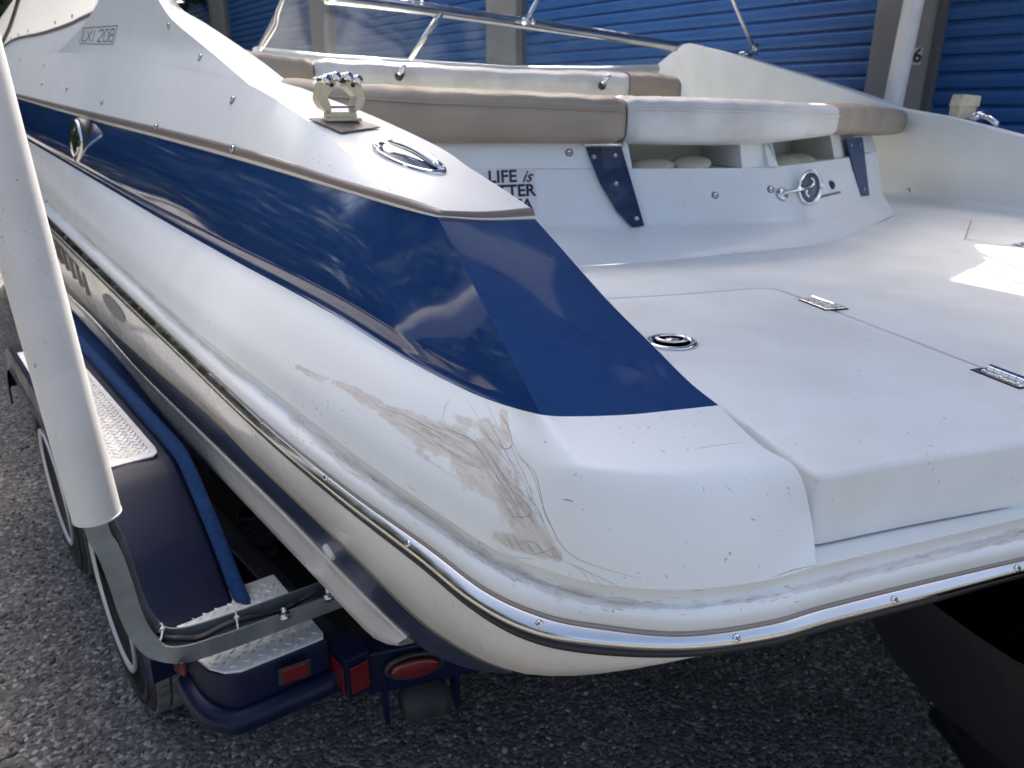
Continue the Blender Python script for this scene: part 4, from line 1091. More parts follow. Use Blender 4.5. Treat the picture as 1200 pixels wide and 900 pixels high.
# bimini legs and canopy (the canopy itself is above the frame, cut to shape the shade)
legs = [([(617, 26, 3.86), (622, 15, 3.86), (634, -8, 3.84)], .011), ([(885, 58, 4.35), (876, 40, 4.3), (857, -4, 4.2)], .0115)]
CZ = 2.75
for px, r in legs:
    P = [PD(*q) for q in px]; d = P[-1] - P[-2]; e = P[-1] + d / d[2] * (CZ - .1 - P[-1][2])
    mk('bimini_leg', tube(P + [e], r, 10), M['steel'], boat)
p = PD(617, 25, 3.82); mk('bimini_clamp', join(tube([p + np.array([-.02, 0, -.01]), p + np.array([.01, -.01, .015])], .018, 12), tube([p + np.array([.03, 0, -.012]), p + np.array([.04, 0, .006])], .01, 10)), M['chrome'], boat)
p = PD(885, 58, 4.33); mk('bimini_clamp', join(tube([p + np.array([0, 0, -.03]), p + np.array([0, 0, .03])], .018, 12), tube([p + np.array([-.09, 0, -.03]), p + np.array([-.02, 0, -.02])], .016, 10)), M['steel'], boat)
for u, v in ((485, 2), (495, 4)): 
    p = PD(u, v, 3.45); b = lathe([(.011, 0), (.011, .004), (.001, .006)], 12); b.transform(placed(None, p - np.array([0, .025, 0]), (0, -1, .3))); mk('frame_screw', b, M['chrome'], boat)
DH = (CZ - ZD) * math.cos(math.radians(SUN_EL)) / math.sin(math.radians(SUN_EL))
shf = np.array([math.sin(math.radians(SUN_AZ)), math.cos(math.radians(SUN_AZ))]) * DH
nt = [P2(u, v) + shf for u, v in ((1200, 346), (1113, 328), (1136, 316), (1158, 306), (1143, 286), (1200, 291))]
mk('bimini_shade_canopy_front', prism([(-.1, 3.72), (1.13, 4.0), (1.13, 5.2), (-.6, 5.0)], CZ, CZ + .01), M['canvas'], boat, smooth=False)  # extra canopy piece, unseen, shaped to shade the seat backs
cz = [(-.05, .75), (.7, .85), (1.75, 1.2), tuple(nt[0] + (nt[0] - nt[1]) * 2.2)] + [tuple(q) for q in nt] + [(2.8, 3.6), (2.8, 5.4), (1.15, 5.2), (1.15, 3.34), (.3, 3.18), (-.30, 3.14), (-.42, 3.5), (-.9, 4.6), (-1.45, 4.6), (-1.3, 3.75), (-.98, 3.2), (-.62, 2.86), (-.30, 2.72), (-.12, 2.4)]  # unseen outline, notched and lobed to place sun patches and shade
mk('bimini_shade_canopy', prism(cz, CZ, CZ + .01), M['canvas'], boat, smooth=False)
for A, B in (((-.05, .76), (1.75, 1.2)), ((-.3, 3.1), (1.3, 3.3))):
    mk('bimini_bow', tube([(*A, CZ - .03), (*B, CZ - .03)], .0125, 8), M['steel'], boat)
for a, b in (((1150, 297), (1200, 318)), ((1135, 312), (1200, 334))):
    A = P2(*a) + shf; B = P2(*b) + shf; d = B - A
    mk('bimini_bow', tube([(*(A - d * .4), CZ - .02), (*(A + d * 2.5), CZ - .02)], .010, 8), M['steel'], boat)
# ---- small fittings on the port gunwale
capt = bvh(cap, bev, p1)
allg = bvh(cap, bev, p1, *[o for o in boat.children if o.name.startswith(('windshield_base_facet', 'side_deck', 'side_window', 'trim_stripe', 'blue_inlay'))])
for u, v in ((198, 30), (235, 67), (273, 117), (24, 70), (52, 76), (50, 98), (79, 104), (120, 120), (9, 78)): stud(allg, u, v, 1.55)
for u, v in ((183, 149), (273, 175)): stud(allg, u, v, 1.5, 'trim_screw')
for u, v in ((85, 19), (65, 26.5), (33, 36.5), (22, 41), (13, 45)):
    stud(allg, u, v, 1.6, 'cover_snap')
# model badge scribed on the windshield moulding
badge = []
def bl(px, r=.0021):
    for a, b in zip(px[:-1], px[1:]):
        g_ = surf_line(capt, [a, b], r, None, None, None, tap=False, seg=4)
        if g_: badge.append(g_)
bl([(97.5, 33), (138, 30), (133, 52), (93, 51), (97.5, 33)], .0018)
def gl2(strokes, dx=1.6):
    for s in strokes: bl(s, .0024)
gl2([[(99.5, 36), (96, 48), (100.5, 48)], [(103, 36), (106, 48.5)], [(108.5, 35.5), (100.8, 48)], [(111.5, 35.5), (108.5, 48.5)],
     [(116.5, 37), (118, 35), (121.5, 35), (121, 40), (114, 48.5), (119.5, 48.5)], [(124, 35), (128, 34.5), (125.5, 48.5), (121, 48.5), (124, 35)],
     [(130.5, 34.5), (134.5, 34), (133.2, 41), (129.2, 41), (130.5, 34.5)], [(129.2, 41), (127.6, 48.5), (131.8, 48.7), (133.2, 41)]])
mk('model_badge', join(*badge), M['lettering'], boat)
# tan pad and the bimini hinge block
def quadpad(tree, px, th, m, name, lift=0.0, bev=.002):
    pts = [hit(tree, *q) for q in px]; n = sum((q[1] for q in pts), Vector()).normalized(); c = sum((q[0] for q in pts), Vector()) / len(pts)
    V = [Vector(PP(*q, np.array(c + n * lift), np.array(n))) for q in px]
    return mk(name, solid([v for v in V] + [v + n * th for v in V], bev), m, boat, smooth=False), c + n * (lift + th), n
pad, pc, pn = quadpad(capt, [(362, 140), (408, 137), (446, 150), (400, 156)], .003, M['taupe'], 'fitting_pad', .003)
bx = Vector((.81, .55, 0)).normalized()                     # across the boat
by = Vector((-.55, .81, 0)).normalized()
zc = Vector((0, 0, 1))
bx0, by0 = bx, by; zc = Vector((0, 0, 1)); SCB = .86
o0 = Vector(pc) + by * .008 - bx * .006; bx = bx * SCB; by = by * SCB; zc = zc * SCB
fb = mk('bimini_hinge_block', join(obox(o0 - bx * .045 - by * .028, bx * .09, by * .056, zc * .008, .003),
        obox(o0 - bx * .036 - by * .02 + zc * .007, bx * .072, by * .040, zc * .014, .003)), M['plastic'], boat, smooth=False)
for sx in (-1, 1):
    V = []
    prof_ = [(-.030, .020), (-.052, .032), (-.060, .052), (-.046, .098), (-.014, .100), (-.012, .082), (-.038, .055), (-.030, .036)]
    for yy in (-.022, .022):
        for a, z in prof_:
            V.append(o0 + bx * (a * sx * -1 if sx > 0 else a) + by * yy + zc * z)
    k = len(prof_)
    me = mesh(V, [tuple(range(k)), tuple(range(k, 2 * k))[::-1]] + [(i, (i + 1) % k, (i + 1) % k + k, i + k) for i in range(k)])
    bm = bmesh.new(); bm.from_mesh(me); bmesh.ops.recalc_face_normals(bm, faces=bm.faces); bmesh.ops.bevel(bm, geom=list(bm.edges), offset=.002, segments=2, affect='EDGES', clamp_overlap=True); bm.to_mesh(me); bm.free()
    mk('hinge_jaw', me, M['plastic'], boat, smooth=False)
mk('hinge_web', join(obox(o0 - bx * .046 - by * .021 + zc * .030, bx * .092, by * .042, zc * .005, .002)), M['chrome'], boat, smooth=False)
for a, z in ((-.014, .100), (-.040, .092), (.016, .100), (.040, .094)):
    mk('hinge_pin', tube([o0 + bx * a - by * .034 + zc * z, o0 + bx * a + by * .034 + zc * z], .009, 12), M['chrome'], boat)
for a, z in ((-.026, .082), (.028, .082), (.006, .092)):
    mk('hinge_bolt', tube([o0 + bx * a - by * .026 + zc * z, o0 + bx * a + by * .0 + zc * z], .0045, 8), M['dark'], boat)
bx, by, zc = bx0, by0, Vector((0, 0, 1))
# pull-up cleat: an oval dish with a bar
q1, n1 = hit(capt, 443, 168); q2, n2 = hit(capt, 517, 205); qc, nc = hit(capt, 480, 186.5)
ax = (q2 - q1); L_ = ax.length; ax.normalize(); nc = (n1 + n2 + nc).normalized(); qc = (q1 + q2) / 2
Mc = placed(None, qc, nc, xdir=ax)
hw = L_ * .5; wy = .045
cl_ = lathe([(1.0, 0), (1.0, .0035), (.965, .0062), (.90, .0062), (.86, .003), (.80, .0018)], 48, False)
cl_.transform(Mc @ Matrix.Diagonal((hw, wy, 1, 1))); cleat = mk('cleat', cl_, M['chrome'], boat)
cp = lathe([(.82, .0020), (.5, -.001), (.001, -.002)], 40); cp.transform(Mc @ Matrix.Translation((0, 0, .0015)) @ Matrix.Diagonal((hw, wy, 1, 1))); WL[cleat] = WL[boat].copy()
mk('cleat_dish', cp, M['mirror'], cleat)
bar = [Mc @ Vector((hw * t, .012 - .003 * abs(t), .006 + .010 * (1 - t * t))) for t in np.linspace(-.82, .93, 14)]
mk('cleat_bar', tube(bar, list(.011 * np.sqrt(np.clip(1 - np.linspace(-.98, .98, 14) ** 4, .05, 1))), 12, flat=(1, .8)), M['chrome'], cleat)
hd = lathe([(.014, 0), (.001, .0005)], 3); hd.transform(Mc @ Matrix.Translation((-hw * .12, -.016, .0055)) @ Matrix.Rotation(.5, 4, 'Z') @ Matrix.Diagonal((1.7, .8, 1, 1))); mk('cleat_finger_hole', hd, M['dark'], cleat)
# round chrome cover on the blue side
bt = bvh(blueside)
p, n = hit(bt, 95, 166)
dc = lathe([(.086, .0), (.086, .012), (.080, .017), (.060, .023), (.030, .026), (.001, .027)], 40)
vn = Vector((-.745, -.66, .12)).normalized(); dc.transform(placed(None, p + vn * .006, vn)); mk('side_vent_cover', dc, M['chrome'], boat)
vb = lathe([(.07, -.06), (.091, -.03), (.092, .004), (.088, .010), (.080, .010)], 40); vb.transform(placed(None, p + vn * .005, vn)); mk('vent_gasket', vb, M['black'], boat)
# light fitting on top of the moulding, by the windshield
p = PW(201, 3, BLs, .40); lg = lathe([(.05, 0), (.05, .012), (.04, .02), (.022, .024), (.02, .05), (.012, .06), (.001, .06)], 24); lg.transform(placed(None, p, (0, 0, 1))); mk('light_base', lg, M['chrome'], boat)

# ---- starboard gunwale fittings
def onstar(u, v): return PS(u, v) + np.r_[T_, 0] * .06
p = onstar(1111, 136) - np.array([0, 0, .01])
pxs = PX(p); sc_m = .0036
o0 = Vector(p)
rx = Vector((1, .1, 0)).normalized(); ry = Vector((-.1, 1, 0)).normalized()
mk('bimini_hinge_block', join(solid([o0 - rx * .03 - ry * .03, o0 + rx * .035 - ry * .03, o0 + rx * .035 + ry * .03, o0 - rx * .03 + ry * .03,
     o0 - rx * .030 - ry * .03 + zc * .045, o0 + rx * .045 - ry * .03 + zc * .045, o0 + rx * .045 + ry * .03 + zc * .045, o0 - rx * .030 + ry * .03 + zc * .045], .004),
     solid([o0 - rx * .034 - ry * .035 + zc * .043, o0 + rx * .05 - ry * .035 + zc * .043, o0 + rx * .05 + ry * .035 + zc * .043, o0 - rx * .034 + ry * .035 + zc * .043,
     o0 - rx * .025 - ry * .035 + zc * .090, o0 + rx * .05 - ry * .035 + zc * .084, o0 + rx * .05 + ry * .035 + zc * .084, o0 - rx * .025 + ry * .035 + zc * .09], .005)), M['plastic'], boat, smooth=False)
a, b = onstar(1131, 138) , onstar(1154, 147)
mk('grab_handle', join(tube([a + [0, 0, .008], (a + b) / 2 + [0, 0, .016], b + [0, 0, .004]], .010, 10), tube([a + [-.02, 0, .0], a + [.02, 0, .016]], .016, 8)), M['chrome'], boat)

# ---- fine scratches around the scrape
qt = bvh(pan, mo)
SCR = [([(598, 515), (612, 538), (626, 552), (633, 575), (638, 600), (648, 620), (656, 636), (672, 652), (700, 664), (752, 679)], .00055),
       ([(592, 505), (604, 535), (616, 560), (627, 590), (640, 618), (652, 642)], .0004),
       ([(603, 530), (620, 548), (628, 566), (636, 592), (650, 625)], .0004), ([(600, 540), (614, 565), (622, 585), (634, 610), (645, 632)], .00035),
       ([(655, 655), (680, 666), (710, 680), (735, 692)], .0004), ([(668, 660), (684, 672), (692, 687)], .00035), ([(680, 664), (700, 680), (706, 688)], .0003),
       ([(545, 465), (556, 482), (568, 500)], .0003), ([(568, 468), (578, 488), (586, 504)], .0003), ([(519, 492), (522, 476), (529, 466)], .00045),
       ([(584, 484), (591, 492), (597, 505), (600, 522), (590, 526), (585, 520)], .0007), ([(560, 498), (572, 512), (586, 530), (600, 548)], .0005),
       ([(573, 494), (583, 512), (596, 536), (608, 560)], .0005), ([(540, 508), (556, 520), (575, 545), (592, 574)], .0004), ([(566, 520), (584, 548), (604, 582), (618, 606)], .0006),
       ([(552, 512), (566, 534), (584, 562), (606, 592)], .0004), ([(520, 500), (530, 505), (548, 512), (560, 520)], .0005), ([(446, 478), (470, 485), (498, 498), (530, 516)], .0004),
       ([(470, 520), (490, 532), (515, 548), (545, 566), (560, 580)], .0003), ([(600, 605), (612, 606), (622, 604)], .0006), ([(626, 650), (640, 646), (652, 640)], .0005),
       ([(610, 634), (626, 636), (640, 650), (652, 655)], .0005), ([(580, 640), (600, 652), (626, 655)], .0004), ([(596, 600), (614, 588), (622, 600), (616, 612)], .0004),
       ([(814, 526), (840, 522), (872, 518)], .00035), ([(536, 618), (528, 612)], .0004), ([(560, 640), (563, 633)], .0005), ([(659, 585), (666, 586), (672, 588)], .0009),
       ([(880, 608), (886, 610)], .0007), ([(824, 570), (825, 576)], .0004), ([(850, 570), (858, 576)], .0004), ([(905, 677), (930, 668), (962, 661)], .0005)]
r5 = np.random.default_rng(5)
for i in range(44):                                     # frayed ends of the scrape
    t = r5.random(); u = 560 + 66 * t + r5.normal(0, 9); v = 515 + 95 * t + r5.normal(0, 8); a = math.radians(58 + r5.normal(0, 12)); L0 = r5.uniform(5, 20)
    P = [(u, v), (u + math.cos(a) * L0 * .5 + r5.normal(0, 1), v + math.sin(a) * L0 * .5), (u + math.cos(a) * L0, v + math.sin(a) * L0)]
    SCR.append((P, r5.uniform(.0002, .0005)))
for i in range(60):                                     # nicks along the rail flange
    k = r5.random(); j = int(k * 7); f_ = k * 7 - j; k0 = 4 + j
    if k0 + 1 >= len(Gp): continue
    u = Gp[k0][0] * (1 - f_) + Gp[k0 + 1][0] * f_; v = Gp[k0][1] * (1 - f_) + Gp[k0 + 1][1] * f_ + r5.normal(0, 7); du = Gp[k0 + 1][0] - Gp[k0][0]; dv = Gp[k0 + 1][1] - Gp[k0][1]; n_ = math.hypot(du, dv); L0 = r5.uniform(3, 14)
    SCR.append(([(u, v), (u + du / n_ * L0 / 2, v + dv / n_ * L0 / 2 + r5.normal(0, .5)), (u + du / n_ * L0, v + dv / n_ * L0 + r5.normal(0, .8))], r5.uniform(.0002, .0006)))
qt2 = bvh(pan, *[o for o in boat.children if o.name.startswith(('flange'))])
sm = [surf_line(qt2, P, r * .75, None, None, None, sub=5, seg=4) for P, r in SCR]
mk('scratches', join(*[s for s in sm if s]), M['speck'], boat, kind='stuff', label='fine scratches and nicks round the scraped stern corner')

# ---- sterndrive under the platform
secs = []
for z, u, v, w, d in ((1.00, 1024, 733, .40, .52), (.86, 1036, 762, .36, .50), (.70, 1050, 792, .33, .46), (.55, 1064, 826, .30, .44), (.42, 1082, 858, .28, .42), (.36, 1100, 876, .24, .38), (.33, 1124, 888, .16, .30)):
    a = PZ(u, v, z)
    secs.append((a[0] + w / 2 + .07, a[1] + d / 2 - .11, z, w, d))
rows = []
for cx, cy, z, w, d in secs:
    row = []
    for i in range(33):
        t = 2 * math.pi * i / 32; x = math.copysign(abs(math.cos(t)) ** .5, math.cos(t)) * w / 2; y = math.copysign(abs(math.sin(t)) ** .5, math.sin(t)) * d / 2
        row.append((cx + x * .954 - y * .30, cy + x * .30 + y * .954, z))
    rows.append(np.array(row))
drv = mk('stern_drive', join(grid(rows), mesh(list(rows[-1][:-1]), [tuple(range(32))])), M['black'], boat)
WL[drv] = WL[boat].copy()
cx, cy = secs[4][0], secs[4][1]
mk('drive_bellows', join(*[tube([(cx - .1 + .02 * i, cy + .22 + .03 * i, .72 + .01 * i), (cx - .1 + .02 * i, cy + .24 + .03 * i, .72 + .01 * i)], .08, 16) for i in range(6)]), M['rubber'], drv)
cx, cy = secs[-1][0] + .05, secs[-1][1]
mk('anti_ventilation_plate', prism([(cx - .13, cy + .20), (cx + .13, cy + .26), (cx + .20, cy - .12), (cx + .05, cy - .26), (cx - .10, cy - .22)], .315, .330, .004), M['black'], drv)
mk('gearcase', join(tube([(cx + .09, cy - .22, .16), (cx + .06, cy - .12, .16), (cx, cy + .08, .16), (cx - .06, cy + .26, .16)], [.03, .06, .062, .02], 16), obox((cx - .05, cy - .05, .16), (.07, .02, 0), (-.04, .16, 0), (0, 0, .16), .01)), M['black'], drv)
pb = []
for k in range(3):
    a = k * 2.094; V = []
    for r_, tw, wd in ((.03, .9, .03), (.09, .6, .06), (.15, .4, .055), (.18, .3, .015)):
        for s in (-1, 1):
            V.append((math.cos(a) * r_ - math.sin(a) * s * wd, s * wd * math.sin(tw), math.sin(a) * r_ + math.cos(a) * s * wd))
    pb.append(mesh(V, [(0, 1, 3, 2), (2, 3, 5, 4), (4, 5, 7, 6)]))
pj = join(*pb); pj.transform(Matrix.Translation((cx + .10, cy - .25, .16))); o = mk('propeller', pj, M['steel'], drv); o.modifiers.new('s', 'SOLIDIFY').thickness = .006

# ================================================================ TRAILER
trl = thing('boat_trailer', 'navy tandem trailer with tread plate steps and white guide poles under the boat', 'trailer', (-.2, 1.9, 0))
T2 = np.array([-.63, .777]); N2 = np.array([-.777, -.63])
I0 = np.array([-.651, 1.532]) + np.array([-.777, -.63]) * .05
def tp(t, n, z): q = I0 + T2 * t + N2 * n; return np.array([q[0], q[1], z])
FZ = .755
prof_ = [(-.085, .468), (-.08, .478), (-.05, .497), (.0, .535), (.10, .625), (.20, .70), (.27, .742), (.34, FZ), (.6, FZ + .003), (1.0, FZ + .004), (1.4, FZ + .003), (1.62, FZ), (1.72, .735), (1.80, .70), (1.9, .62), (1.98, .50)]
pr = cr(np.array([(a, b, 0) for a, b in prof_]), 6)[:, :2]
WF = .19
cols = []
for t, z in pr:
    row = [tp(t, -.012, z - .05), tp(t, -.012, z - .006), tp(t, -.006, z + .001), tp(t, .0, z + .002), tp(t, .014, z), tp(t, WF * .5, z + .006), tp(t, WF - .016, z), tp(t, WF - .006, z + .001), tp(t, WF, z - .007), tp(t, WF + .002, z - .05), tp(t, WF + .004, z - .075), tp(t, WF + .012, z - .08), tp(t, WF + .010, z - .088)]
    cols.append(row)
cols = np.array(cols)
fen = mk('fender', grid(list(cols.transpose(1, 0, 2))), M['fender'], trl)
WL[fen] = WL[trl].copy()
def treadplate(frame, u0, u1, v0, v1, clip=None, pitch=.027):
    """raised diamond bars; frame(u,v) -> point; returns one mesh"""
    V = []; F = []; k = 0
    nu = int((u1 - u0) / pitch) + 1; nv = int((v1 - v0) / pitch) + 1
    for i in range(nu):
        for j in range(nv):
            for half in (0, 1):
                u = u0 + (i + .5 + half * .5) * pitch; v = v0 + (j + .5 + half * .5) * pitch
                if u > u1 or v > v1 or (clip and not clip(u, v)): continue
                a = math.radians(38 if half else -38); L = .0125; W = .0042; ca, sa = math.cos(a), math.sin(a)
                pts = [(-L, 0, 0), (0, -W, 0), (L, 0, 0), (0, W, 0), (-L * .5, 0, .0031), (L * .5, 0, .0031)]
                for x, y, z in pts:
                    V.append(frame(u + x * ca - y * sa, v + x * sa + y * ca) + np.array([0, 0, z]))
                F += [(k, k + 1, k + 4), (k + 1, k + 5, k + 4), (k + 1, k + 2, k + 5), (k + 2, k + 3, k + 5), (k + 3, k + 4, k + 5), (k + 3, k, k + 4)]; k += 6
    return mesh(V, F)
def fz(t): return float(np.interp(t, pr[:, 0], pr[:, 1]))
fr_ = lambda t, n: tp(t, n, fz(t) + .0085)
ov = [(.315, .03), (.315, WF - .04), (.33, WF - .022), (.36, WF - .016), (1.5, WF - .016), (1.5, .02), (.36, .014), (.33, .018)]
top_ = [fr_(*q) for q in ov]; k = len(top_)
pl = mk('fender_tread_plate', mesh([q + [0, 0, 0] for q in top_] + [q - [0, 0, .004] for q in top_], [tuple(range(k)), tuple(range(k, 2 * k))[::-1]] + [(i, i + k, (i + 1) % k + k, (i + 1) % k) for i in range(k)]), M['plate'], trl, smooth=False)
WL[pl] = WL[trl].copy()
mk('tread_pattern', treadplate(fr_, .33, 1.48, .022, WF - .025), M['plate'], pl, kind='stuff')
# blue carpet strip along the inner edge
mk('carpet_strip', tube([tp(t, -.030, z + .004) for t, z in pr[2:76]], .019, 12, flat=(1, .6)), M['carpet'], trl)
# inner fender wall
mk('fender_liner', grid([np.array([tp(t, -.012, z - .05) for t, z in pr]), np.array([tp(t, -.012, max(.3, z - .25)) for t, z in pr])]), M['fender'], trl)
mk('fender_back', grid([np.array([tp(-.085, n, .468) for n in (-.012, WF)]), np.array([tp(-.075, n, .40) for n in (-.012, WF)])]), M['fender'], trl, smooth=False)
# wheels
R_ = .335; TW = .19
tyre_p = [(.20, -.5), (.245, -.52), (.29, -.535), (.315, -.50), (.328, -.44), (.333, -.38)]
def tyre():
    P = [(r, s * TW) for r, s in tyre_p] + [(.335, s * TW) for s in (-.2, 0, .2)] + [(r, -s * TW) for r, s in tyre_p[::-1]]
    return lathe([(r, z) for r, z in P], 72, False)
tyre_me = ready(tyre(), M['rubber'])
bl_ = []
for ring_i, z0 in enumerate((-.072, -.036, 0, .036, .072)):
    nb_ = 60
    for k in range(nb_):
        a0 = 2 * math.pi * (k + .04 + .3 * ring_i) / nb_; a1 = 2 * math.pi * (k + .86 + .3 * ring_i) / nb_; w_ = .0145
        V = [];
        for r in (.328, .341 - .004 * (abs(z0) > .06)):
            for a, z in ((a0, z0 - w_), (a1, z0 - w_), (a1, z0 + w_), (a0, z0 + w_)): V.append((r * math.cos(a), r * math.sin(a), z))
        bl_.append((V, [(4, 5, 6, 7), (0, 1, 5, 4), (1, 2, 6, 5), (2, 3, 7, 6), (3, 0, 4, 7)]))
VV = []; FF = []
for V, F in bl_:
    b = len(VV); VV += V; FF += [tuple(i + b for i in f) for f in F]
tread_me = ready(mesh(VV, FF), M['tread'], False)
rim_me = ready(join(lathe([(.200, TW * .45), (.212, TW * .52), (.214, TW * .565), (.206, TW * .575), (.198, TW * .55), (.188, TW * .50), (.17, TW * .46), (.12, TW * .42), (.10, TW * .44), (.05, TW * .34), (.001, TW * .34)], 48),
                    *[tube([(.075 * math.cos(a), .075 * math.sin(a), TW * .30), (.075 * math.cos(a), .075 * math.sin(a), TW * .42)], .010, 8) for a in np.linspace(0, 2 * math.pi, 6)[:-1]]), M['rim'])
wall_me = ready(join(*[lathe([(r, TW * s), (r + .0015, TW * (s + .012)), (r + .003, TW * s)], 72) for r, s in ((.235, .515), (.262, .528), (.30, .53))]), M['rubber'])
for i, t in enumerate((.43, 1.24)):
    c = tp(t, .072, .335)
    Mw = placed(None, c, (N2[0], N2[1], 0), xdir=(T2[0], T2[1], 0))
    w_ = bpy.data.objects.new('wheel', None); COL.objects.link(w_); w_.parent = trl; w_.matrix_local = Matrix.Translation(-WL[trl]) @ Mw; WL[w_] = Vector(c)
    for nm, me in (('tyre', tyre_me), ('rim', rim_me), ('tread_block_ring', tread_me), ('sidewall_ring', wall_me)):
        o = bpy.data.objects.new(nm, me); COL.objects.link(o); o.parent = w_
        if nm == 'tread_block_ring': o['kind'] = 'stuff'
    mk('axle', tube([tp(t, .0, .30), tp(t, -2.0, .30)], .03, 10), M['frame'], trl)
# step behind the wheels
sq = [PZ(u, v, .50)[:2] for u, v in ((193, 716), (322, 671), (383, 742), (383, 748), (372, 753), (282, 789), (262, 791), (243, 786), (228, 774), (212, 750))]
stp = mk('step', prism(sq, .42, .498, .004), M['fender'], trl); autosmooth(stp, 40); WL[stp] = WL[trl].copy()
cen = sum(sq) / len(sq)
inset = [cen + (q - cen) * .955 for q in sq]
plt = mk('step_tread_plate', prism(inset, .497, .503, .001, 1), M['plate'], stp, smooth=False); 
e1_ = (sq[1] - sq[0]) / np.linalg.norm(sq[1] - sq[0]); e2_ = np.array([e1_[1], -e1_[0]])
if (sq[5] - sq[0]) @ e2_ < 0: e2_ = -e2_
def inside(p, poly):
    c = False; n = len(poly)
    for i in range(n):
        a, b = poly[i], poly[i - 1]
        if (a[1] > p[1]) != (b[1] > p[1]) and p[0] < (b[0] - a[0]) * (p[1] - a[1]) / (b[1] - a[1]) + a[0]: c = not c
    return c
sfr = lambda u, v: np.r_[sq[0] + e1_ * u + e2_ * v, .503]
smi = [cen + (q - cen) * .86 for q in sq]
mk('tread_pattern', treadplate(sfr, -.05, .5, -.05, .5, clip=lambda u, v: inside(sfr(u, v)[:2], smi), pitch=.030), M['plate'], stp, kind='stuff')
low = [cen + (q - cen) * 1.0 for q in sq]
mk('step_skirt', prism([cen + (q - cen) * .99 for q in sq], .345, .414, .0), M['fender'], stp)
rim_path = [np.r_[q, .385] for q in sq[3:]] ; mk('step_tube', tube(cr(np.array(rim_path), 5), .030, 12), M['fender'], stp)
def marker(u0, v0, u1, v1, u2, v2, u3, v3, ref, n, name, m=M['red'], th=.006, base=True, par=None):
    c = np.array([PP(u, v, ref, n) for u, v in ((u0, v0), (u1, v1), (u2, v2), (u3, v3))]); n3 = np.array(n) / np.linalg.norm(n)
    if np.dot(n3, ray(u0, v0)) > 0: n3 = -n3
    cc = c.mean(0)
    if base: mk(name + '_base', solid([*(cc + (c - cc) * 1.22), *(cc + (c - cc) * 1.22 + n3 * th * .7)], .001), M['black'], par or trl, smooth=False)
    return mk(name, solid([*c, *(cc + (c - cc) * .96 + n3 * th)], .0015), m, par or trl, smooth=False)
# side marker on the step edge
ea, eb = np.r_[sq[5], .45], np.r_[sq[4], .45]; en = np.cross(eb - ea, [0, 0, 1]); 
rn = np.array([-.25, -.95, .1])
marker(329, 785, 360, 774, 361, 790, 330, 800, np.r_[(sq[5] + sq[4]) / 2, .45] + np.array([-.01, -.035, 0]), en, 'marker_light', par=stp)
ref2 = np.r_[sq[9], .43] + np.array([-.02, -.02, 0])
marker(205, 772, 217, 776, 219, 792, 208, 786, ref2, (-.8, -.6, 0), 'marker_light', base=False, par=stp)
mk('marker_housing', obox(PZ(222, 770, .46), (.04, .0, 0), (.0, .04, 0), (0, 0, -.07), .006), M['black'], stp, smooth=False)
# main beam with its end reflectors
Q0 = PZ(402, 775, .47)[:2]; TB = np.array([-.66, .751]); NB2 = np.array([.751, .66])
bm_ = lambda t, n, z: np.r_[Q0 + TB * t + NB2 * n, z]
mk('frame_beam', solid([bm_(.07, -.012, .37), bm_(.07, .05, .37), bm_(3.6, .05, .37), bm_(3.6, -.012, .37), bm_(.07, -.012, .47), bm_(.07, .05, .47), bm_(3.6, .05, .47), bm_(3.6, -.012, .47)], .006), M['frame'], trl, smooth=False)
mk('frame_beam', solid([bm_(.15, .18, .22), bm_(.15, .26, .22), bm_(3.6, .26, .22), bm_(3.6, .18, .22), bm_(.15, .18, .44), bm_(.15, .26, .44), bm_(3.6, .26, .44), bm_(3.6, .18, .44)], .006), M['frame'], trl, smooth=False)
c0 = PZ(402, 822, .36)
ends = [PZ(u, v, .475) for u, v in ((384, 752), (405, 776), (433, 762), (412, 738))]
lowe = [np.r_[q[:2], .37] for q in ends]
mk('reflector_post', solid(lowe + ends, .003), M['fender'], trl, smooth=False)
def face_marker(A, B, name, s0=.12, s1=.88, z0=.385, z1=.455):
    d = B - A; n = np.cross(d, [0, 0, 1]); n = n / np.linalg.norm(n)
    if np.dot(n, A - np.array([0, 0, H])) > 0: n = -n
    a = A + d * s0; b = A + d * s1
    q = [np.r_[a[:2], z0], np.r_[b[:2], z0], np.r_[b[:2], z1], np.r_[a[:2], z1]]; q = [x + n * .001 for x in q]
    return mk(name, solid(q + [x + n * .004 for x in q], .001), M['red'], trl, smooth=False)
face_marker(ends[0], ends[1], 'reflector'); face_marker(ends[1], ends[2], 'reflector')
# rear cross member with the oval tail lamp
xa = PZ(436, 790, .43); xdir = np.array([.954, .30, 0]); 
mk('cross_member', obox(xa + np.array([-.02, .03, -.09]), xdir * 2.1, np.array([-.3, .954, 0]) * .07, (0, 0, .115), .005), M['fender'], trl, smooth=False)
mk('cross_member', obox(xa + np.array([-.5, .6, -.06]), xdir * 2.1, np.array([-.3, .954, 0]) * .07, (0, 0, .09), .005), M['frame'], trl, smooth=False)
cxm = PP(484, 775, xa + np.array([-.02, .03, 0]), np.array([.30, -.954, 0])) + np.array([.003, -.006, 0])
Ml = placed(None, cxm, (.30, -.954, .0), xdir=(.954, .30, .0))
ol = lathe([(1, 0), (1, .010), (.93, .014), (.80, .015), (.001, .018)], 36); ol.transform(Ml @ Matrix.Translation((0, 0, .008)) @ Matrix.Diagonal((.056, .023, 1, 1))); mk('tail_lamp', ol, M['red'], trl)
ol = lathe([(1, 0), (1, .010), (.86, .014), (.82, .010), (.001, .010)], 36); ol.transform(Ml @ Matrix.Diagonal((.070, .034, 1, 1))); mk('tail_lamp_grommet', ol, M['black'], trl)
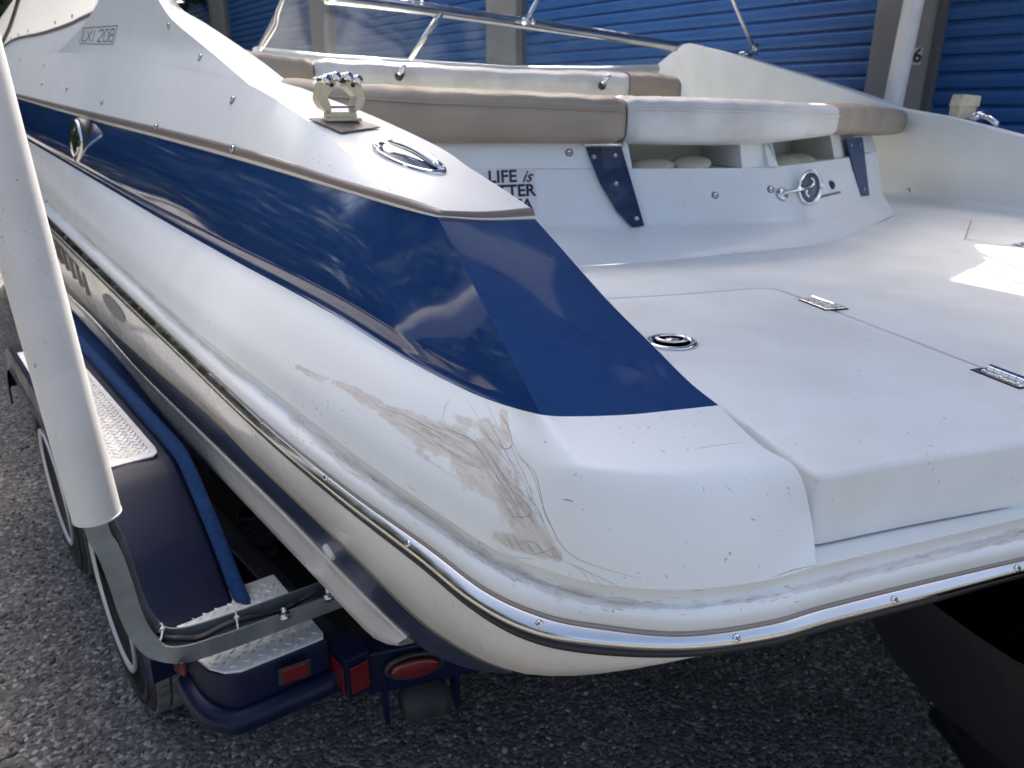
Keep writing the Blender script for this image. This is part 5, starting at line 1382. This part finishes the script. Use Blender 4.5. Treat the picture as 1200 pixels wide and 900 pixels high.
pc_ = PZ(497, 822, .30); mk('keel_roller', join(tube([pc_ + [-.05, -.01, 0], pc_ + [-.03, 0, 0], pc_ + [.03, .02, 0], pc_ + [.05, .03, 0]], [.03, .045, .045, .03], 18)), M['rubber'], trl)
mk('roller_bracket', obox(pc_ + [-.09, -.02, -.05], (.012, .004, 0), (-.02, .07, 0), (0, 0, .16), .002), M['fender'], trl, smooth=False)
mk('roller_bracket', obox(pc_ + [.07, .03, -.05], (.012, .004, 0), (-.02, .07, 0), (0, 0, .18), .002), M['fender'], trl, smooth=False)
mk('bunk', obox(bm_(.2, .10, .50), np.r_[TB, 0] * 3.0, np.r_[NB2, 0] * .12, (0, 0, .06), .01), M['carpet'], trl)
# guide pole: channel arm and pvc sleeve
ga = [PZ(400, 692, .565), PZ(335, 716, .565), PZ(262, 742, .565), PZ(205, 758, .565)]
ga = [a + np.array([0, 0, 0.0]) for a in ga]
pb_ = PV(114, 604, (-.79, 1.26, 0), (-.79 + .1, 1.26 + .04, 0))
corner = np.array([(pb_[0] * .97 + .0), pb_[1] * 1.0, .61]); cpt = PZ(166, 735, .60)
AV = lambda u, v: PV(u, v, ga[3], pb_)
ga[3] = PZ(212, 756, .568)
path = cr(np.array([ga[0], ga[1], ga[2], ga[3], AV(184, 751), AV(166, 733), AV(153, 706), AV(143, 675), AV(130, 640), pb_ + [0, 0, -.02], pb_ + [0, 0, .06]]), 8)
def channel(path, w, d, th, up0):
    P = [Vector(p) for p in path]; n = len(P); T = [(P[min(i + 1, n - 1)] - P[max(i - 1, 0)]).normalized() for i in range(n)]
    x = Vector(up0); V = []; F = []
    side = None; prof = [(-w / 2, -d / 2), (w / 2, -d / 2), (w / 2, d / 2), (w / 2 - th, d / 2), (w / 2 - th, -d / 2 + th), (-w / 2 + th, -d / 2 + th), (-w / 2 + th, d / 2), (-w / 2, d / 2)]
    hz = (P[0] - P[-1]); hz.z = 0; hz.normalize(); sd_ = Vector((-hz.y, hz.x, 0))       # width axis stays level, across the arm
    for i in range(n):
        y = sd_; z = T[i].cross(y).normalized()
        if i == 0 and z.z < 0: fl = -1
        elif i == 0: fl = 1
        for a, b in prof: V.append(P[i] + y * a + z * fl * b)
    k = len(prof)
    for i in range(n - 1):
        for j in range(k): F.append((i * k + j, i * k + (j + 1) % k, (i + 1) * k + (j + 1) % k, (i + 1) * k + j))
    return mesh(V, F)
arm = mk('guide_arm', channel(path, .066, .040, .004, (0, 0, 1)), M['galv'], trl, smooth=False); autosmooth(arm, 30); WL[arm] = WL[trl].copy()
wv = [p + Vector((0, .0, .012 + .006 * math.sin(i * .55))) if i < 34 else p + Vector((.0, .0, 0)) for i, p in enumerate([Vector(q) for q in path])]
mk('lamp_cable', tube(wv[6:-4], .0055, 8), M['blackwire'], arm)
mk('lamp_cable', tube([w + Vector((.006, .008, .004 * math.cos(i * .4))) for i, w in enumerate(wv[2:-10])], .0045, 8), M['blackwire'], arm)
ptop = np.array([-.815 - (.627) * .0, 1.24, 1.627]); dz = (ptop - pb_) / (ptop[2] - pb_[2])
pole = tube([pb_, pb_ + dz * .4, pb_ + dz * .9, pb_ + dz * 1.5], .0425, 40)
gpole = mk('guide_pole', pole, M['pvc'], trl); autosmooth(gpole, 40)
gpole['label'] = 'white pvc guide pole nearest the camera'
mk('pole_rim', tube([pb_ - dz * .0005, pb_ + dz * .004], .0432, 40), M['pvc'], trl)
for ci, (u, v, z, nrm) in enumerate(((176, 757, .575, 0), (282, 733, .575, 0))):
    c = np.array(path[int(np.argmin([math.hypot(*(np.array(PX(q)) - (u, v))) for q in path]))]); i = int(np.argmin([np.linalg.norm(c - q) for q in path])); t = Vector(path[i + 1]) - Vector(path[i - 1]); t.normalize()
    hz = Vector((path[0] - path[-1])); hz.z = 0; hz.normalize(); y = Vector((-hz.y, hz.x, 0)); z_ = t.cross(y).normalized()
    if z_.z < 0: z_ = -z_
    rg_ = [Vector(c) + y * .031 * math.copysign(abs(math.cos(a)) ** .6, math.cos(a)) + z_ * (.004 + .022 * math.copysign(abs(math.sin(a)) ** .6, math.sin(a))) for a in np.linspace(0, 2 * math.pi, 25)]
    mk('zip_tie', join(tube(rg_, .0022, 6), obox(rg_[6] - Vector((.004, .004, .002)), (.009, 0, 0), (0, .008, 0), (0, 0, .006), .001)), M['nylon'], arm)
for u, v in ((334, 725), (385, 702)):
    p = PZ(u, v, .575); mk('bolt', join(tube([p, p + [0, 0, .012]], .013, 6), tube([p + [0, 0, .010], p + [0, 0, .028]], .006, 10)), M['steel'], arm)
# starboard guide pole
s1 = PD(1072, -4, 3.32); s0 = PD(1046, 124, 3.42); ds = (s0 - s1) / (s1[2] - s0[2])
sp = mk('guide_pole', tube([s1 - ds * .55, s1, s0, s0 + ds * .8], .0425, 32), M['pvc'], trl); sp['label'] = 'white pvc guide pole on the far side of the boat'; autosmooth(sp, 40)
b_ = s0 + ds * .8
mk('guide_arm', tube([b_, b_ + ds * .2, b_ + ds * .25 + np.array([-.3, -.1, 0])], .025, 10), M['galv'], trl)
# tongue towards the bow
mk('tongue', solid([bm_(3.5, .0, .36), bm_(3.5, 1.2, .36), bm_(6.0, .95, .36), bm_(6.0, .85, .36), bm_(3.5, .0, .44), bm_(3.5, 1.2, .44), bm_(6.0, .95, .44), bm_(6.0, .85, .44)]), M['frame'], trl, smooth=False)
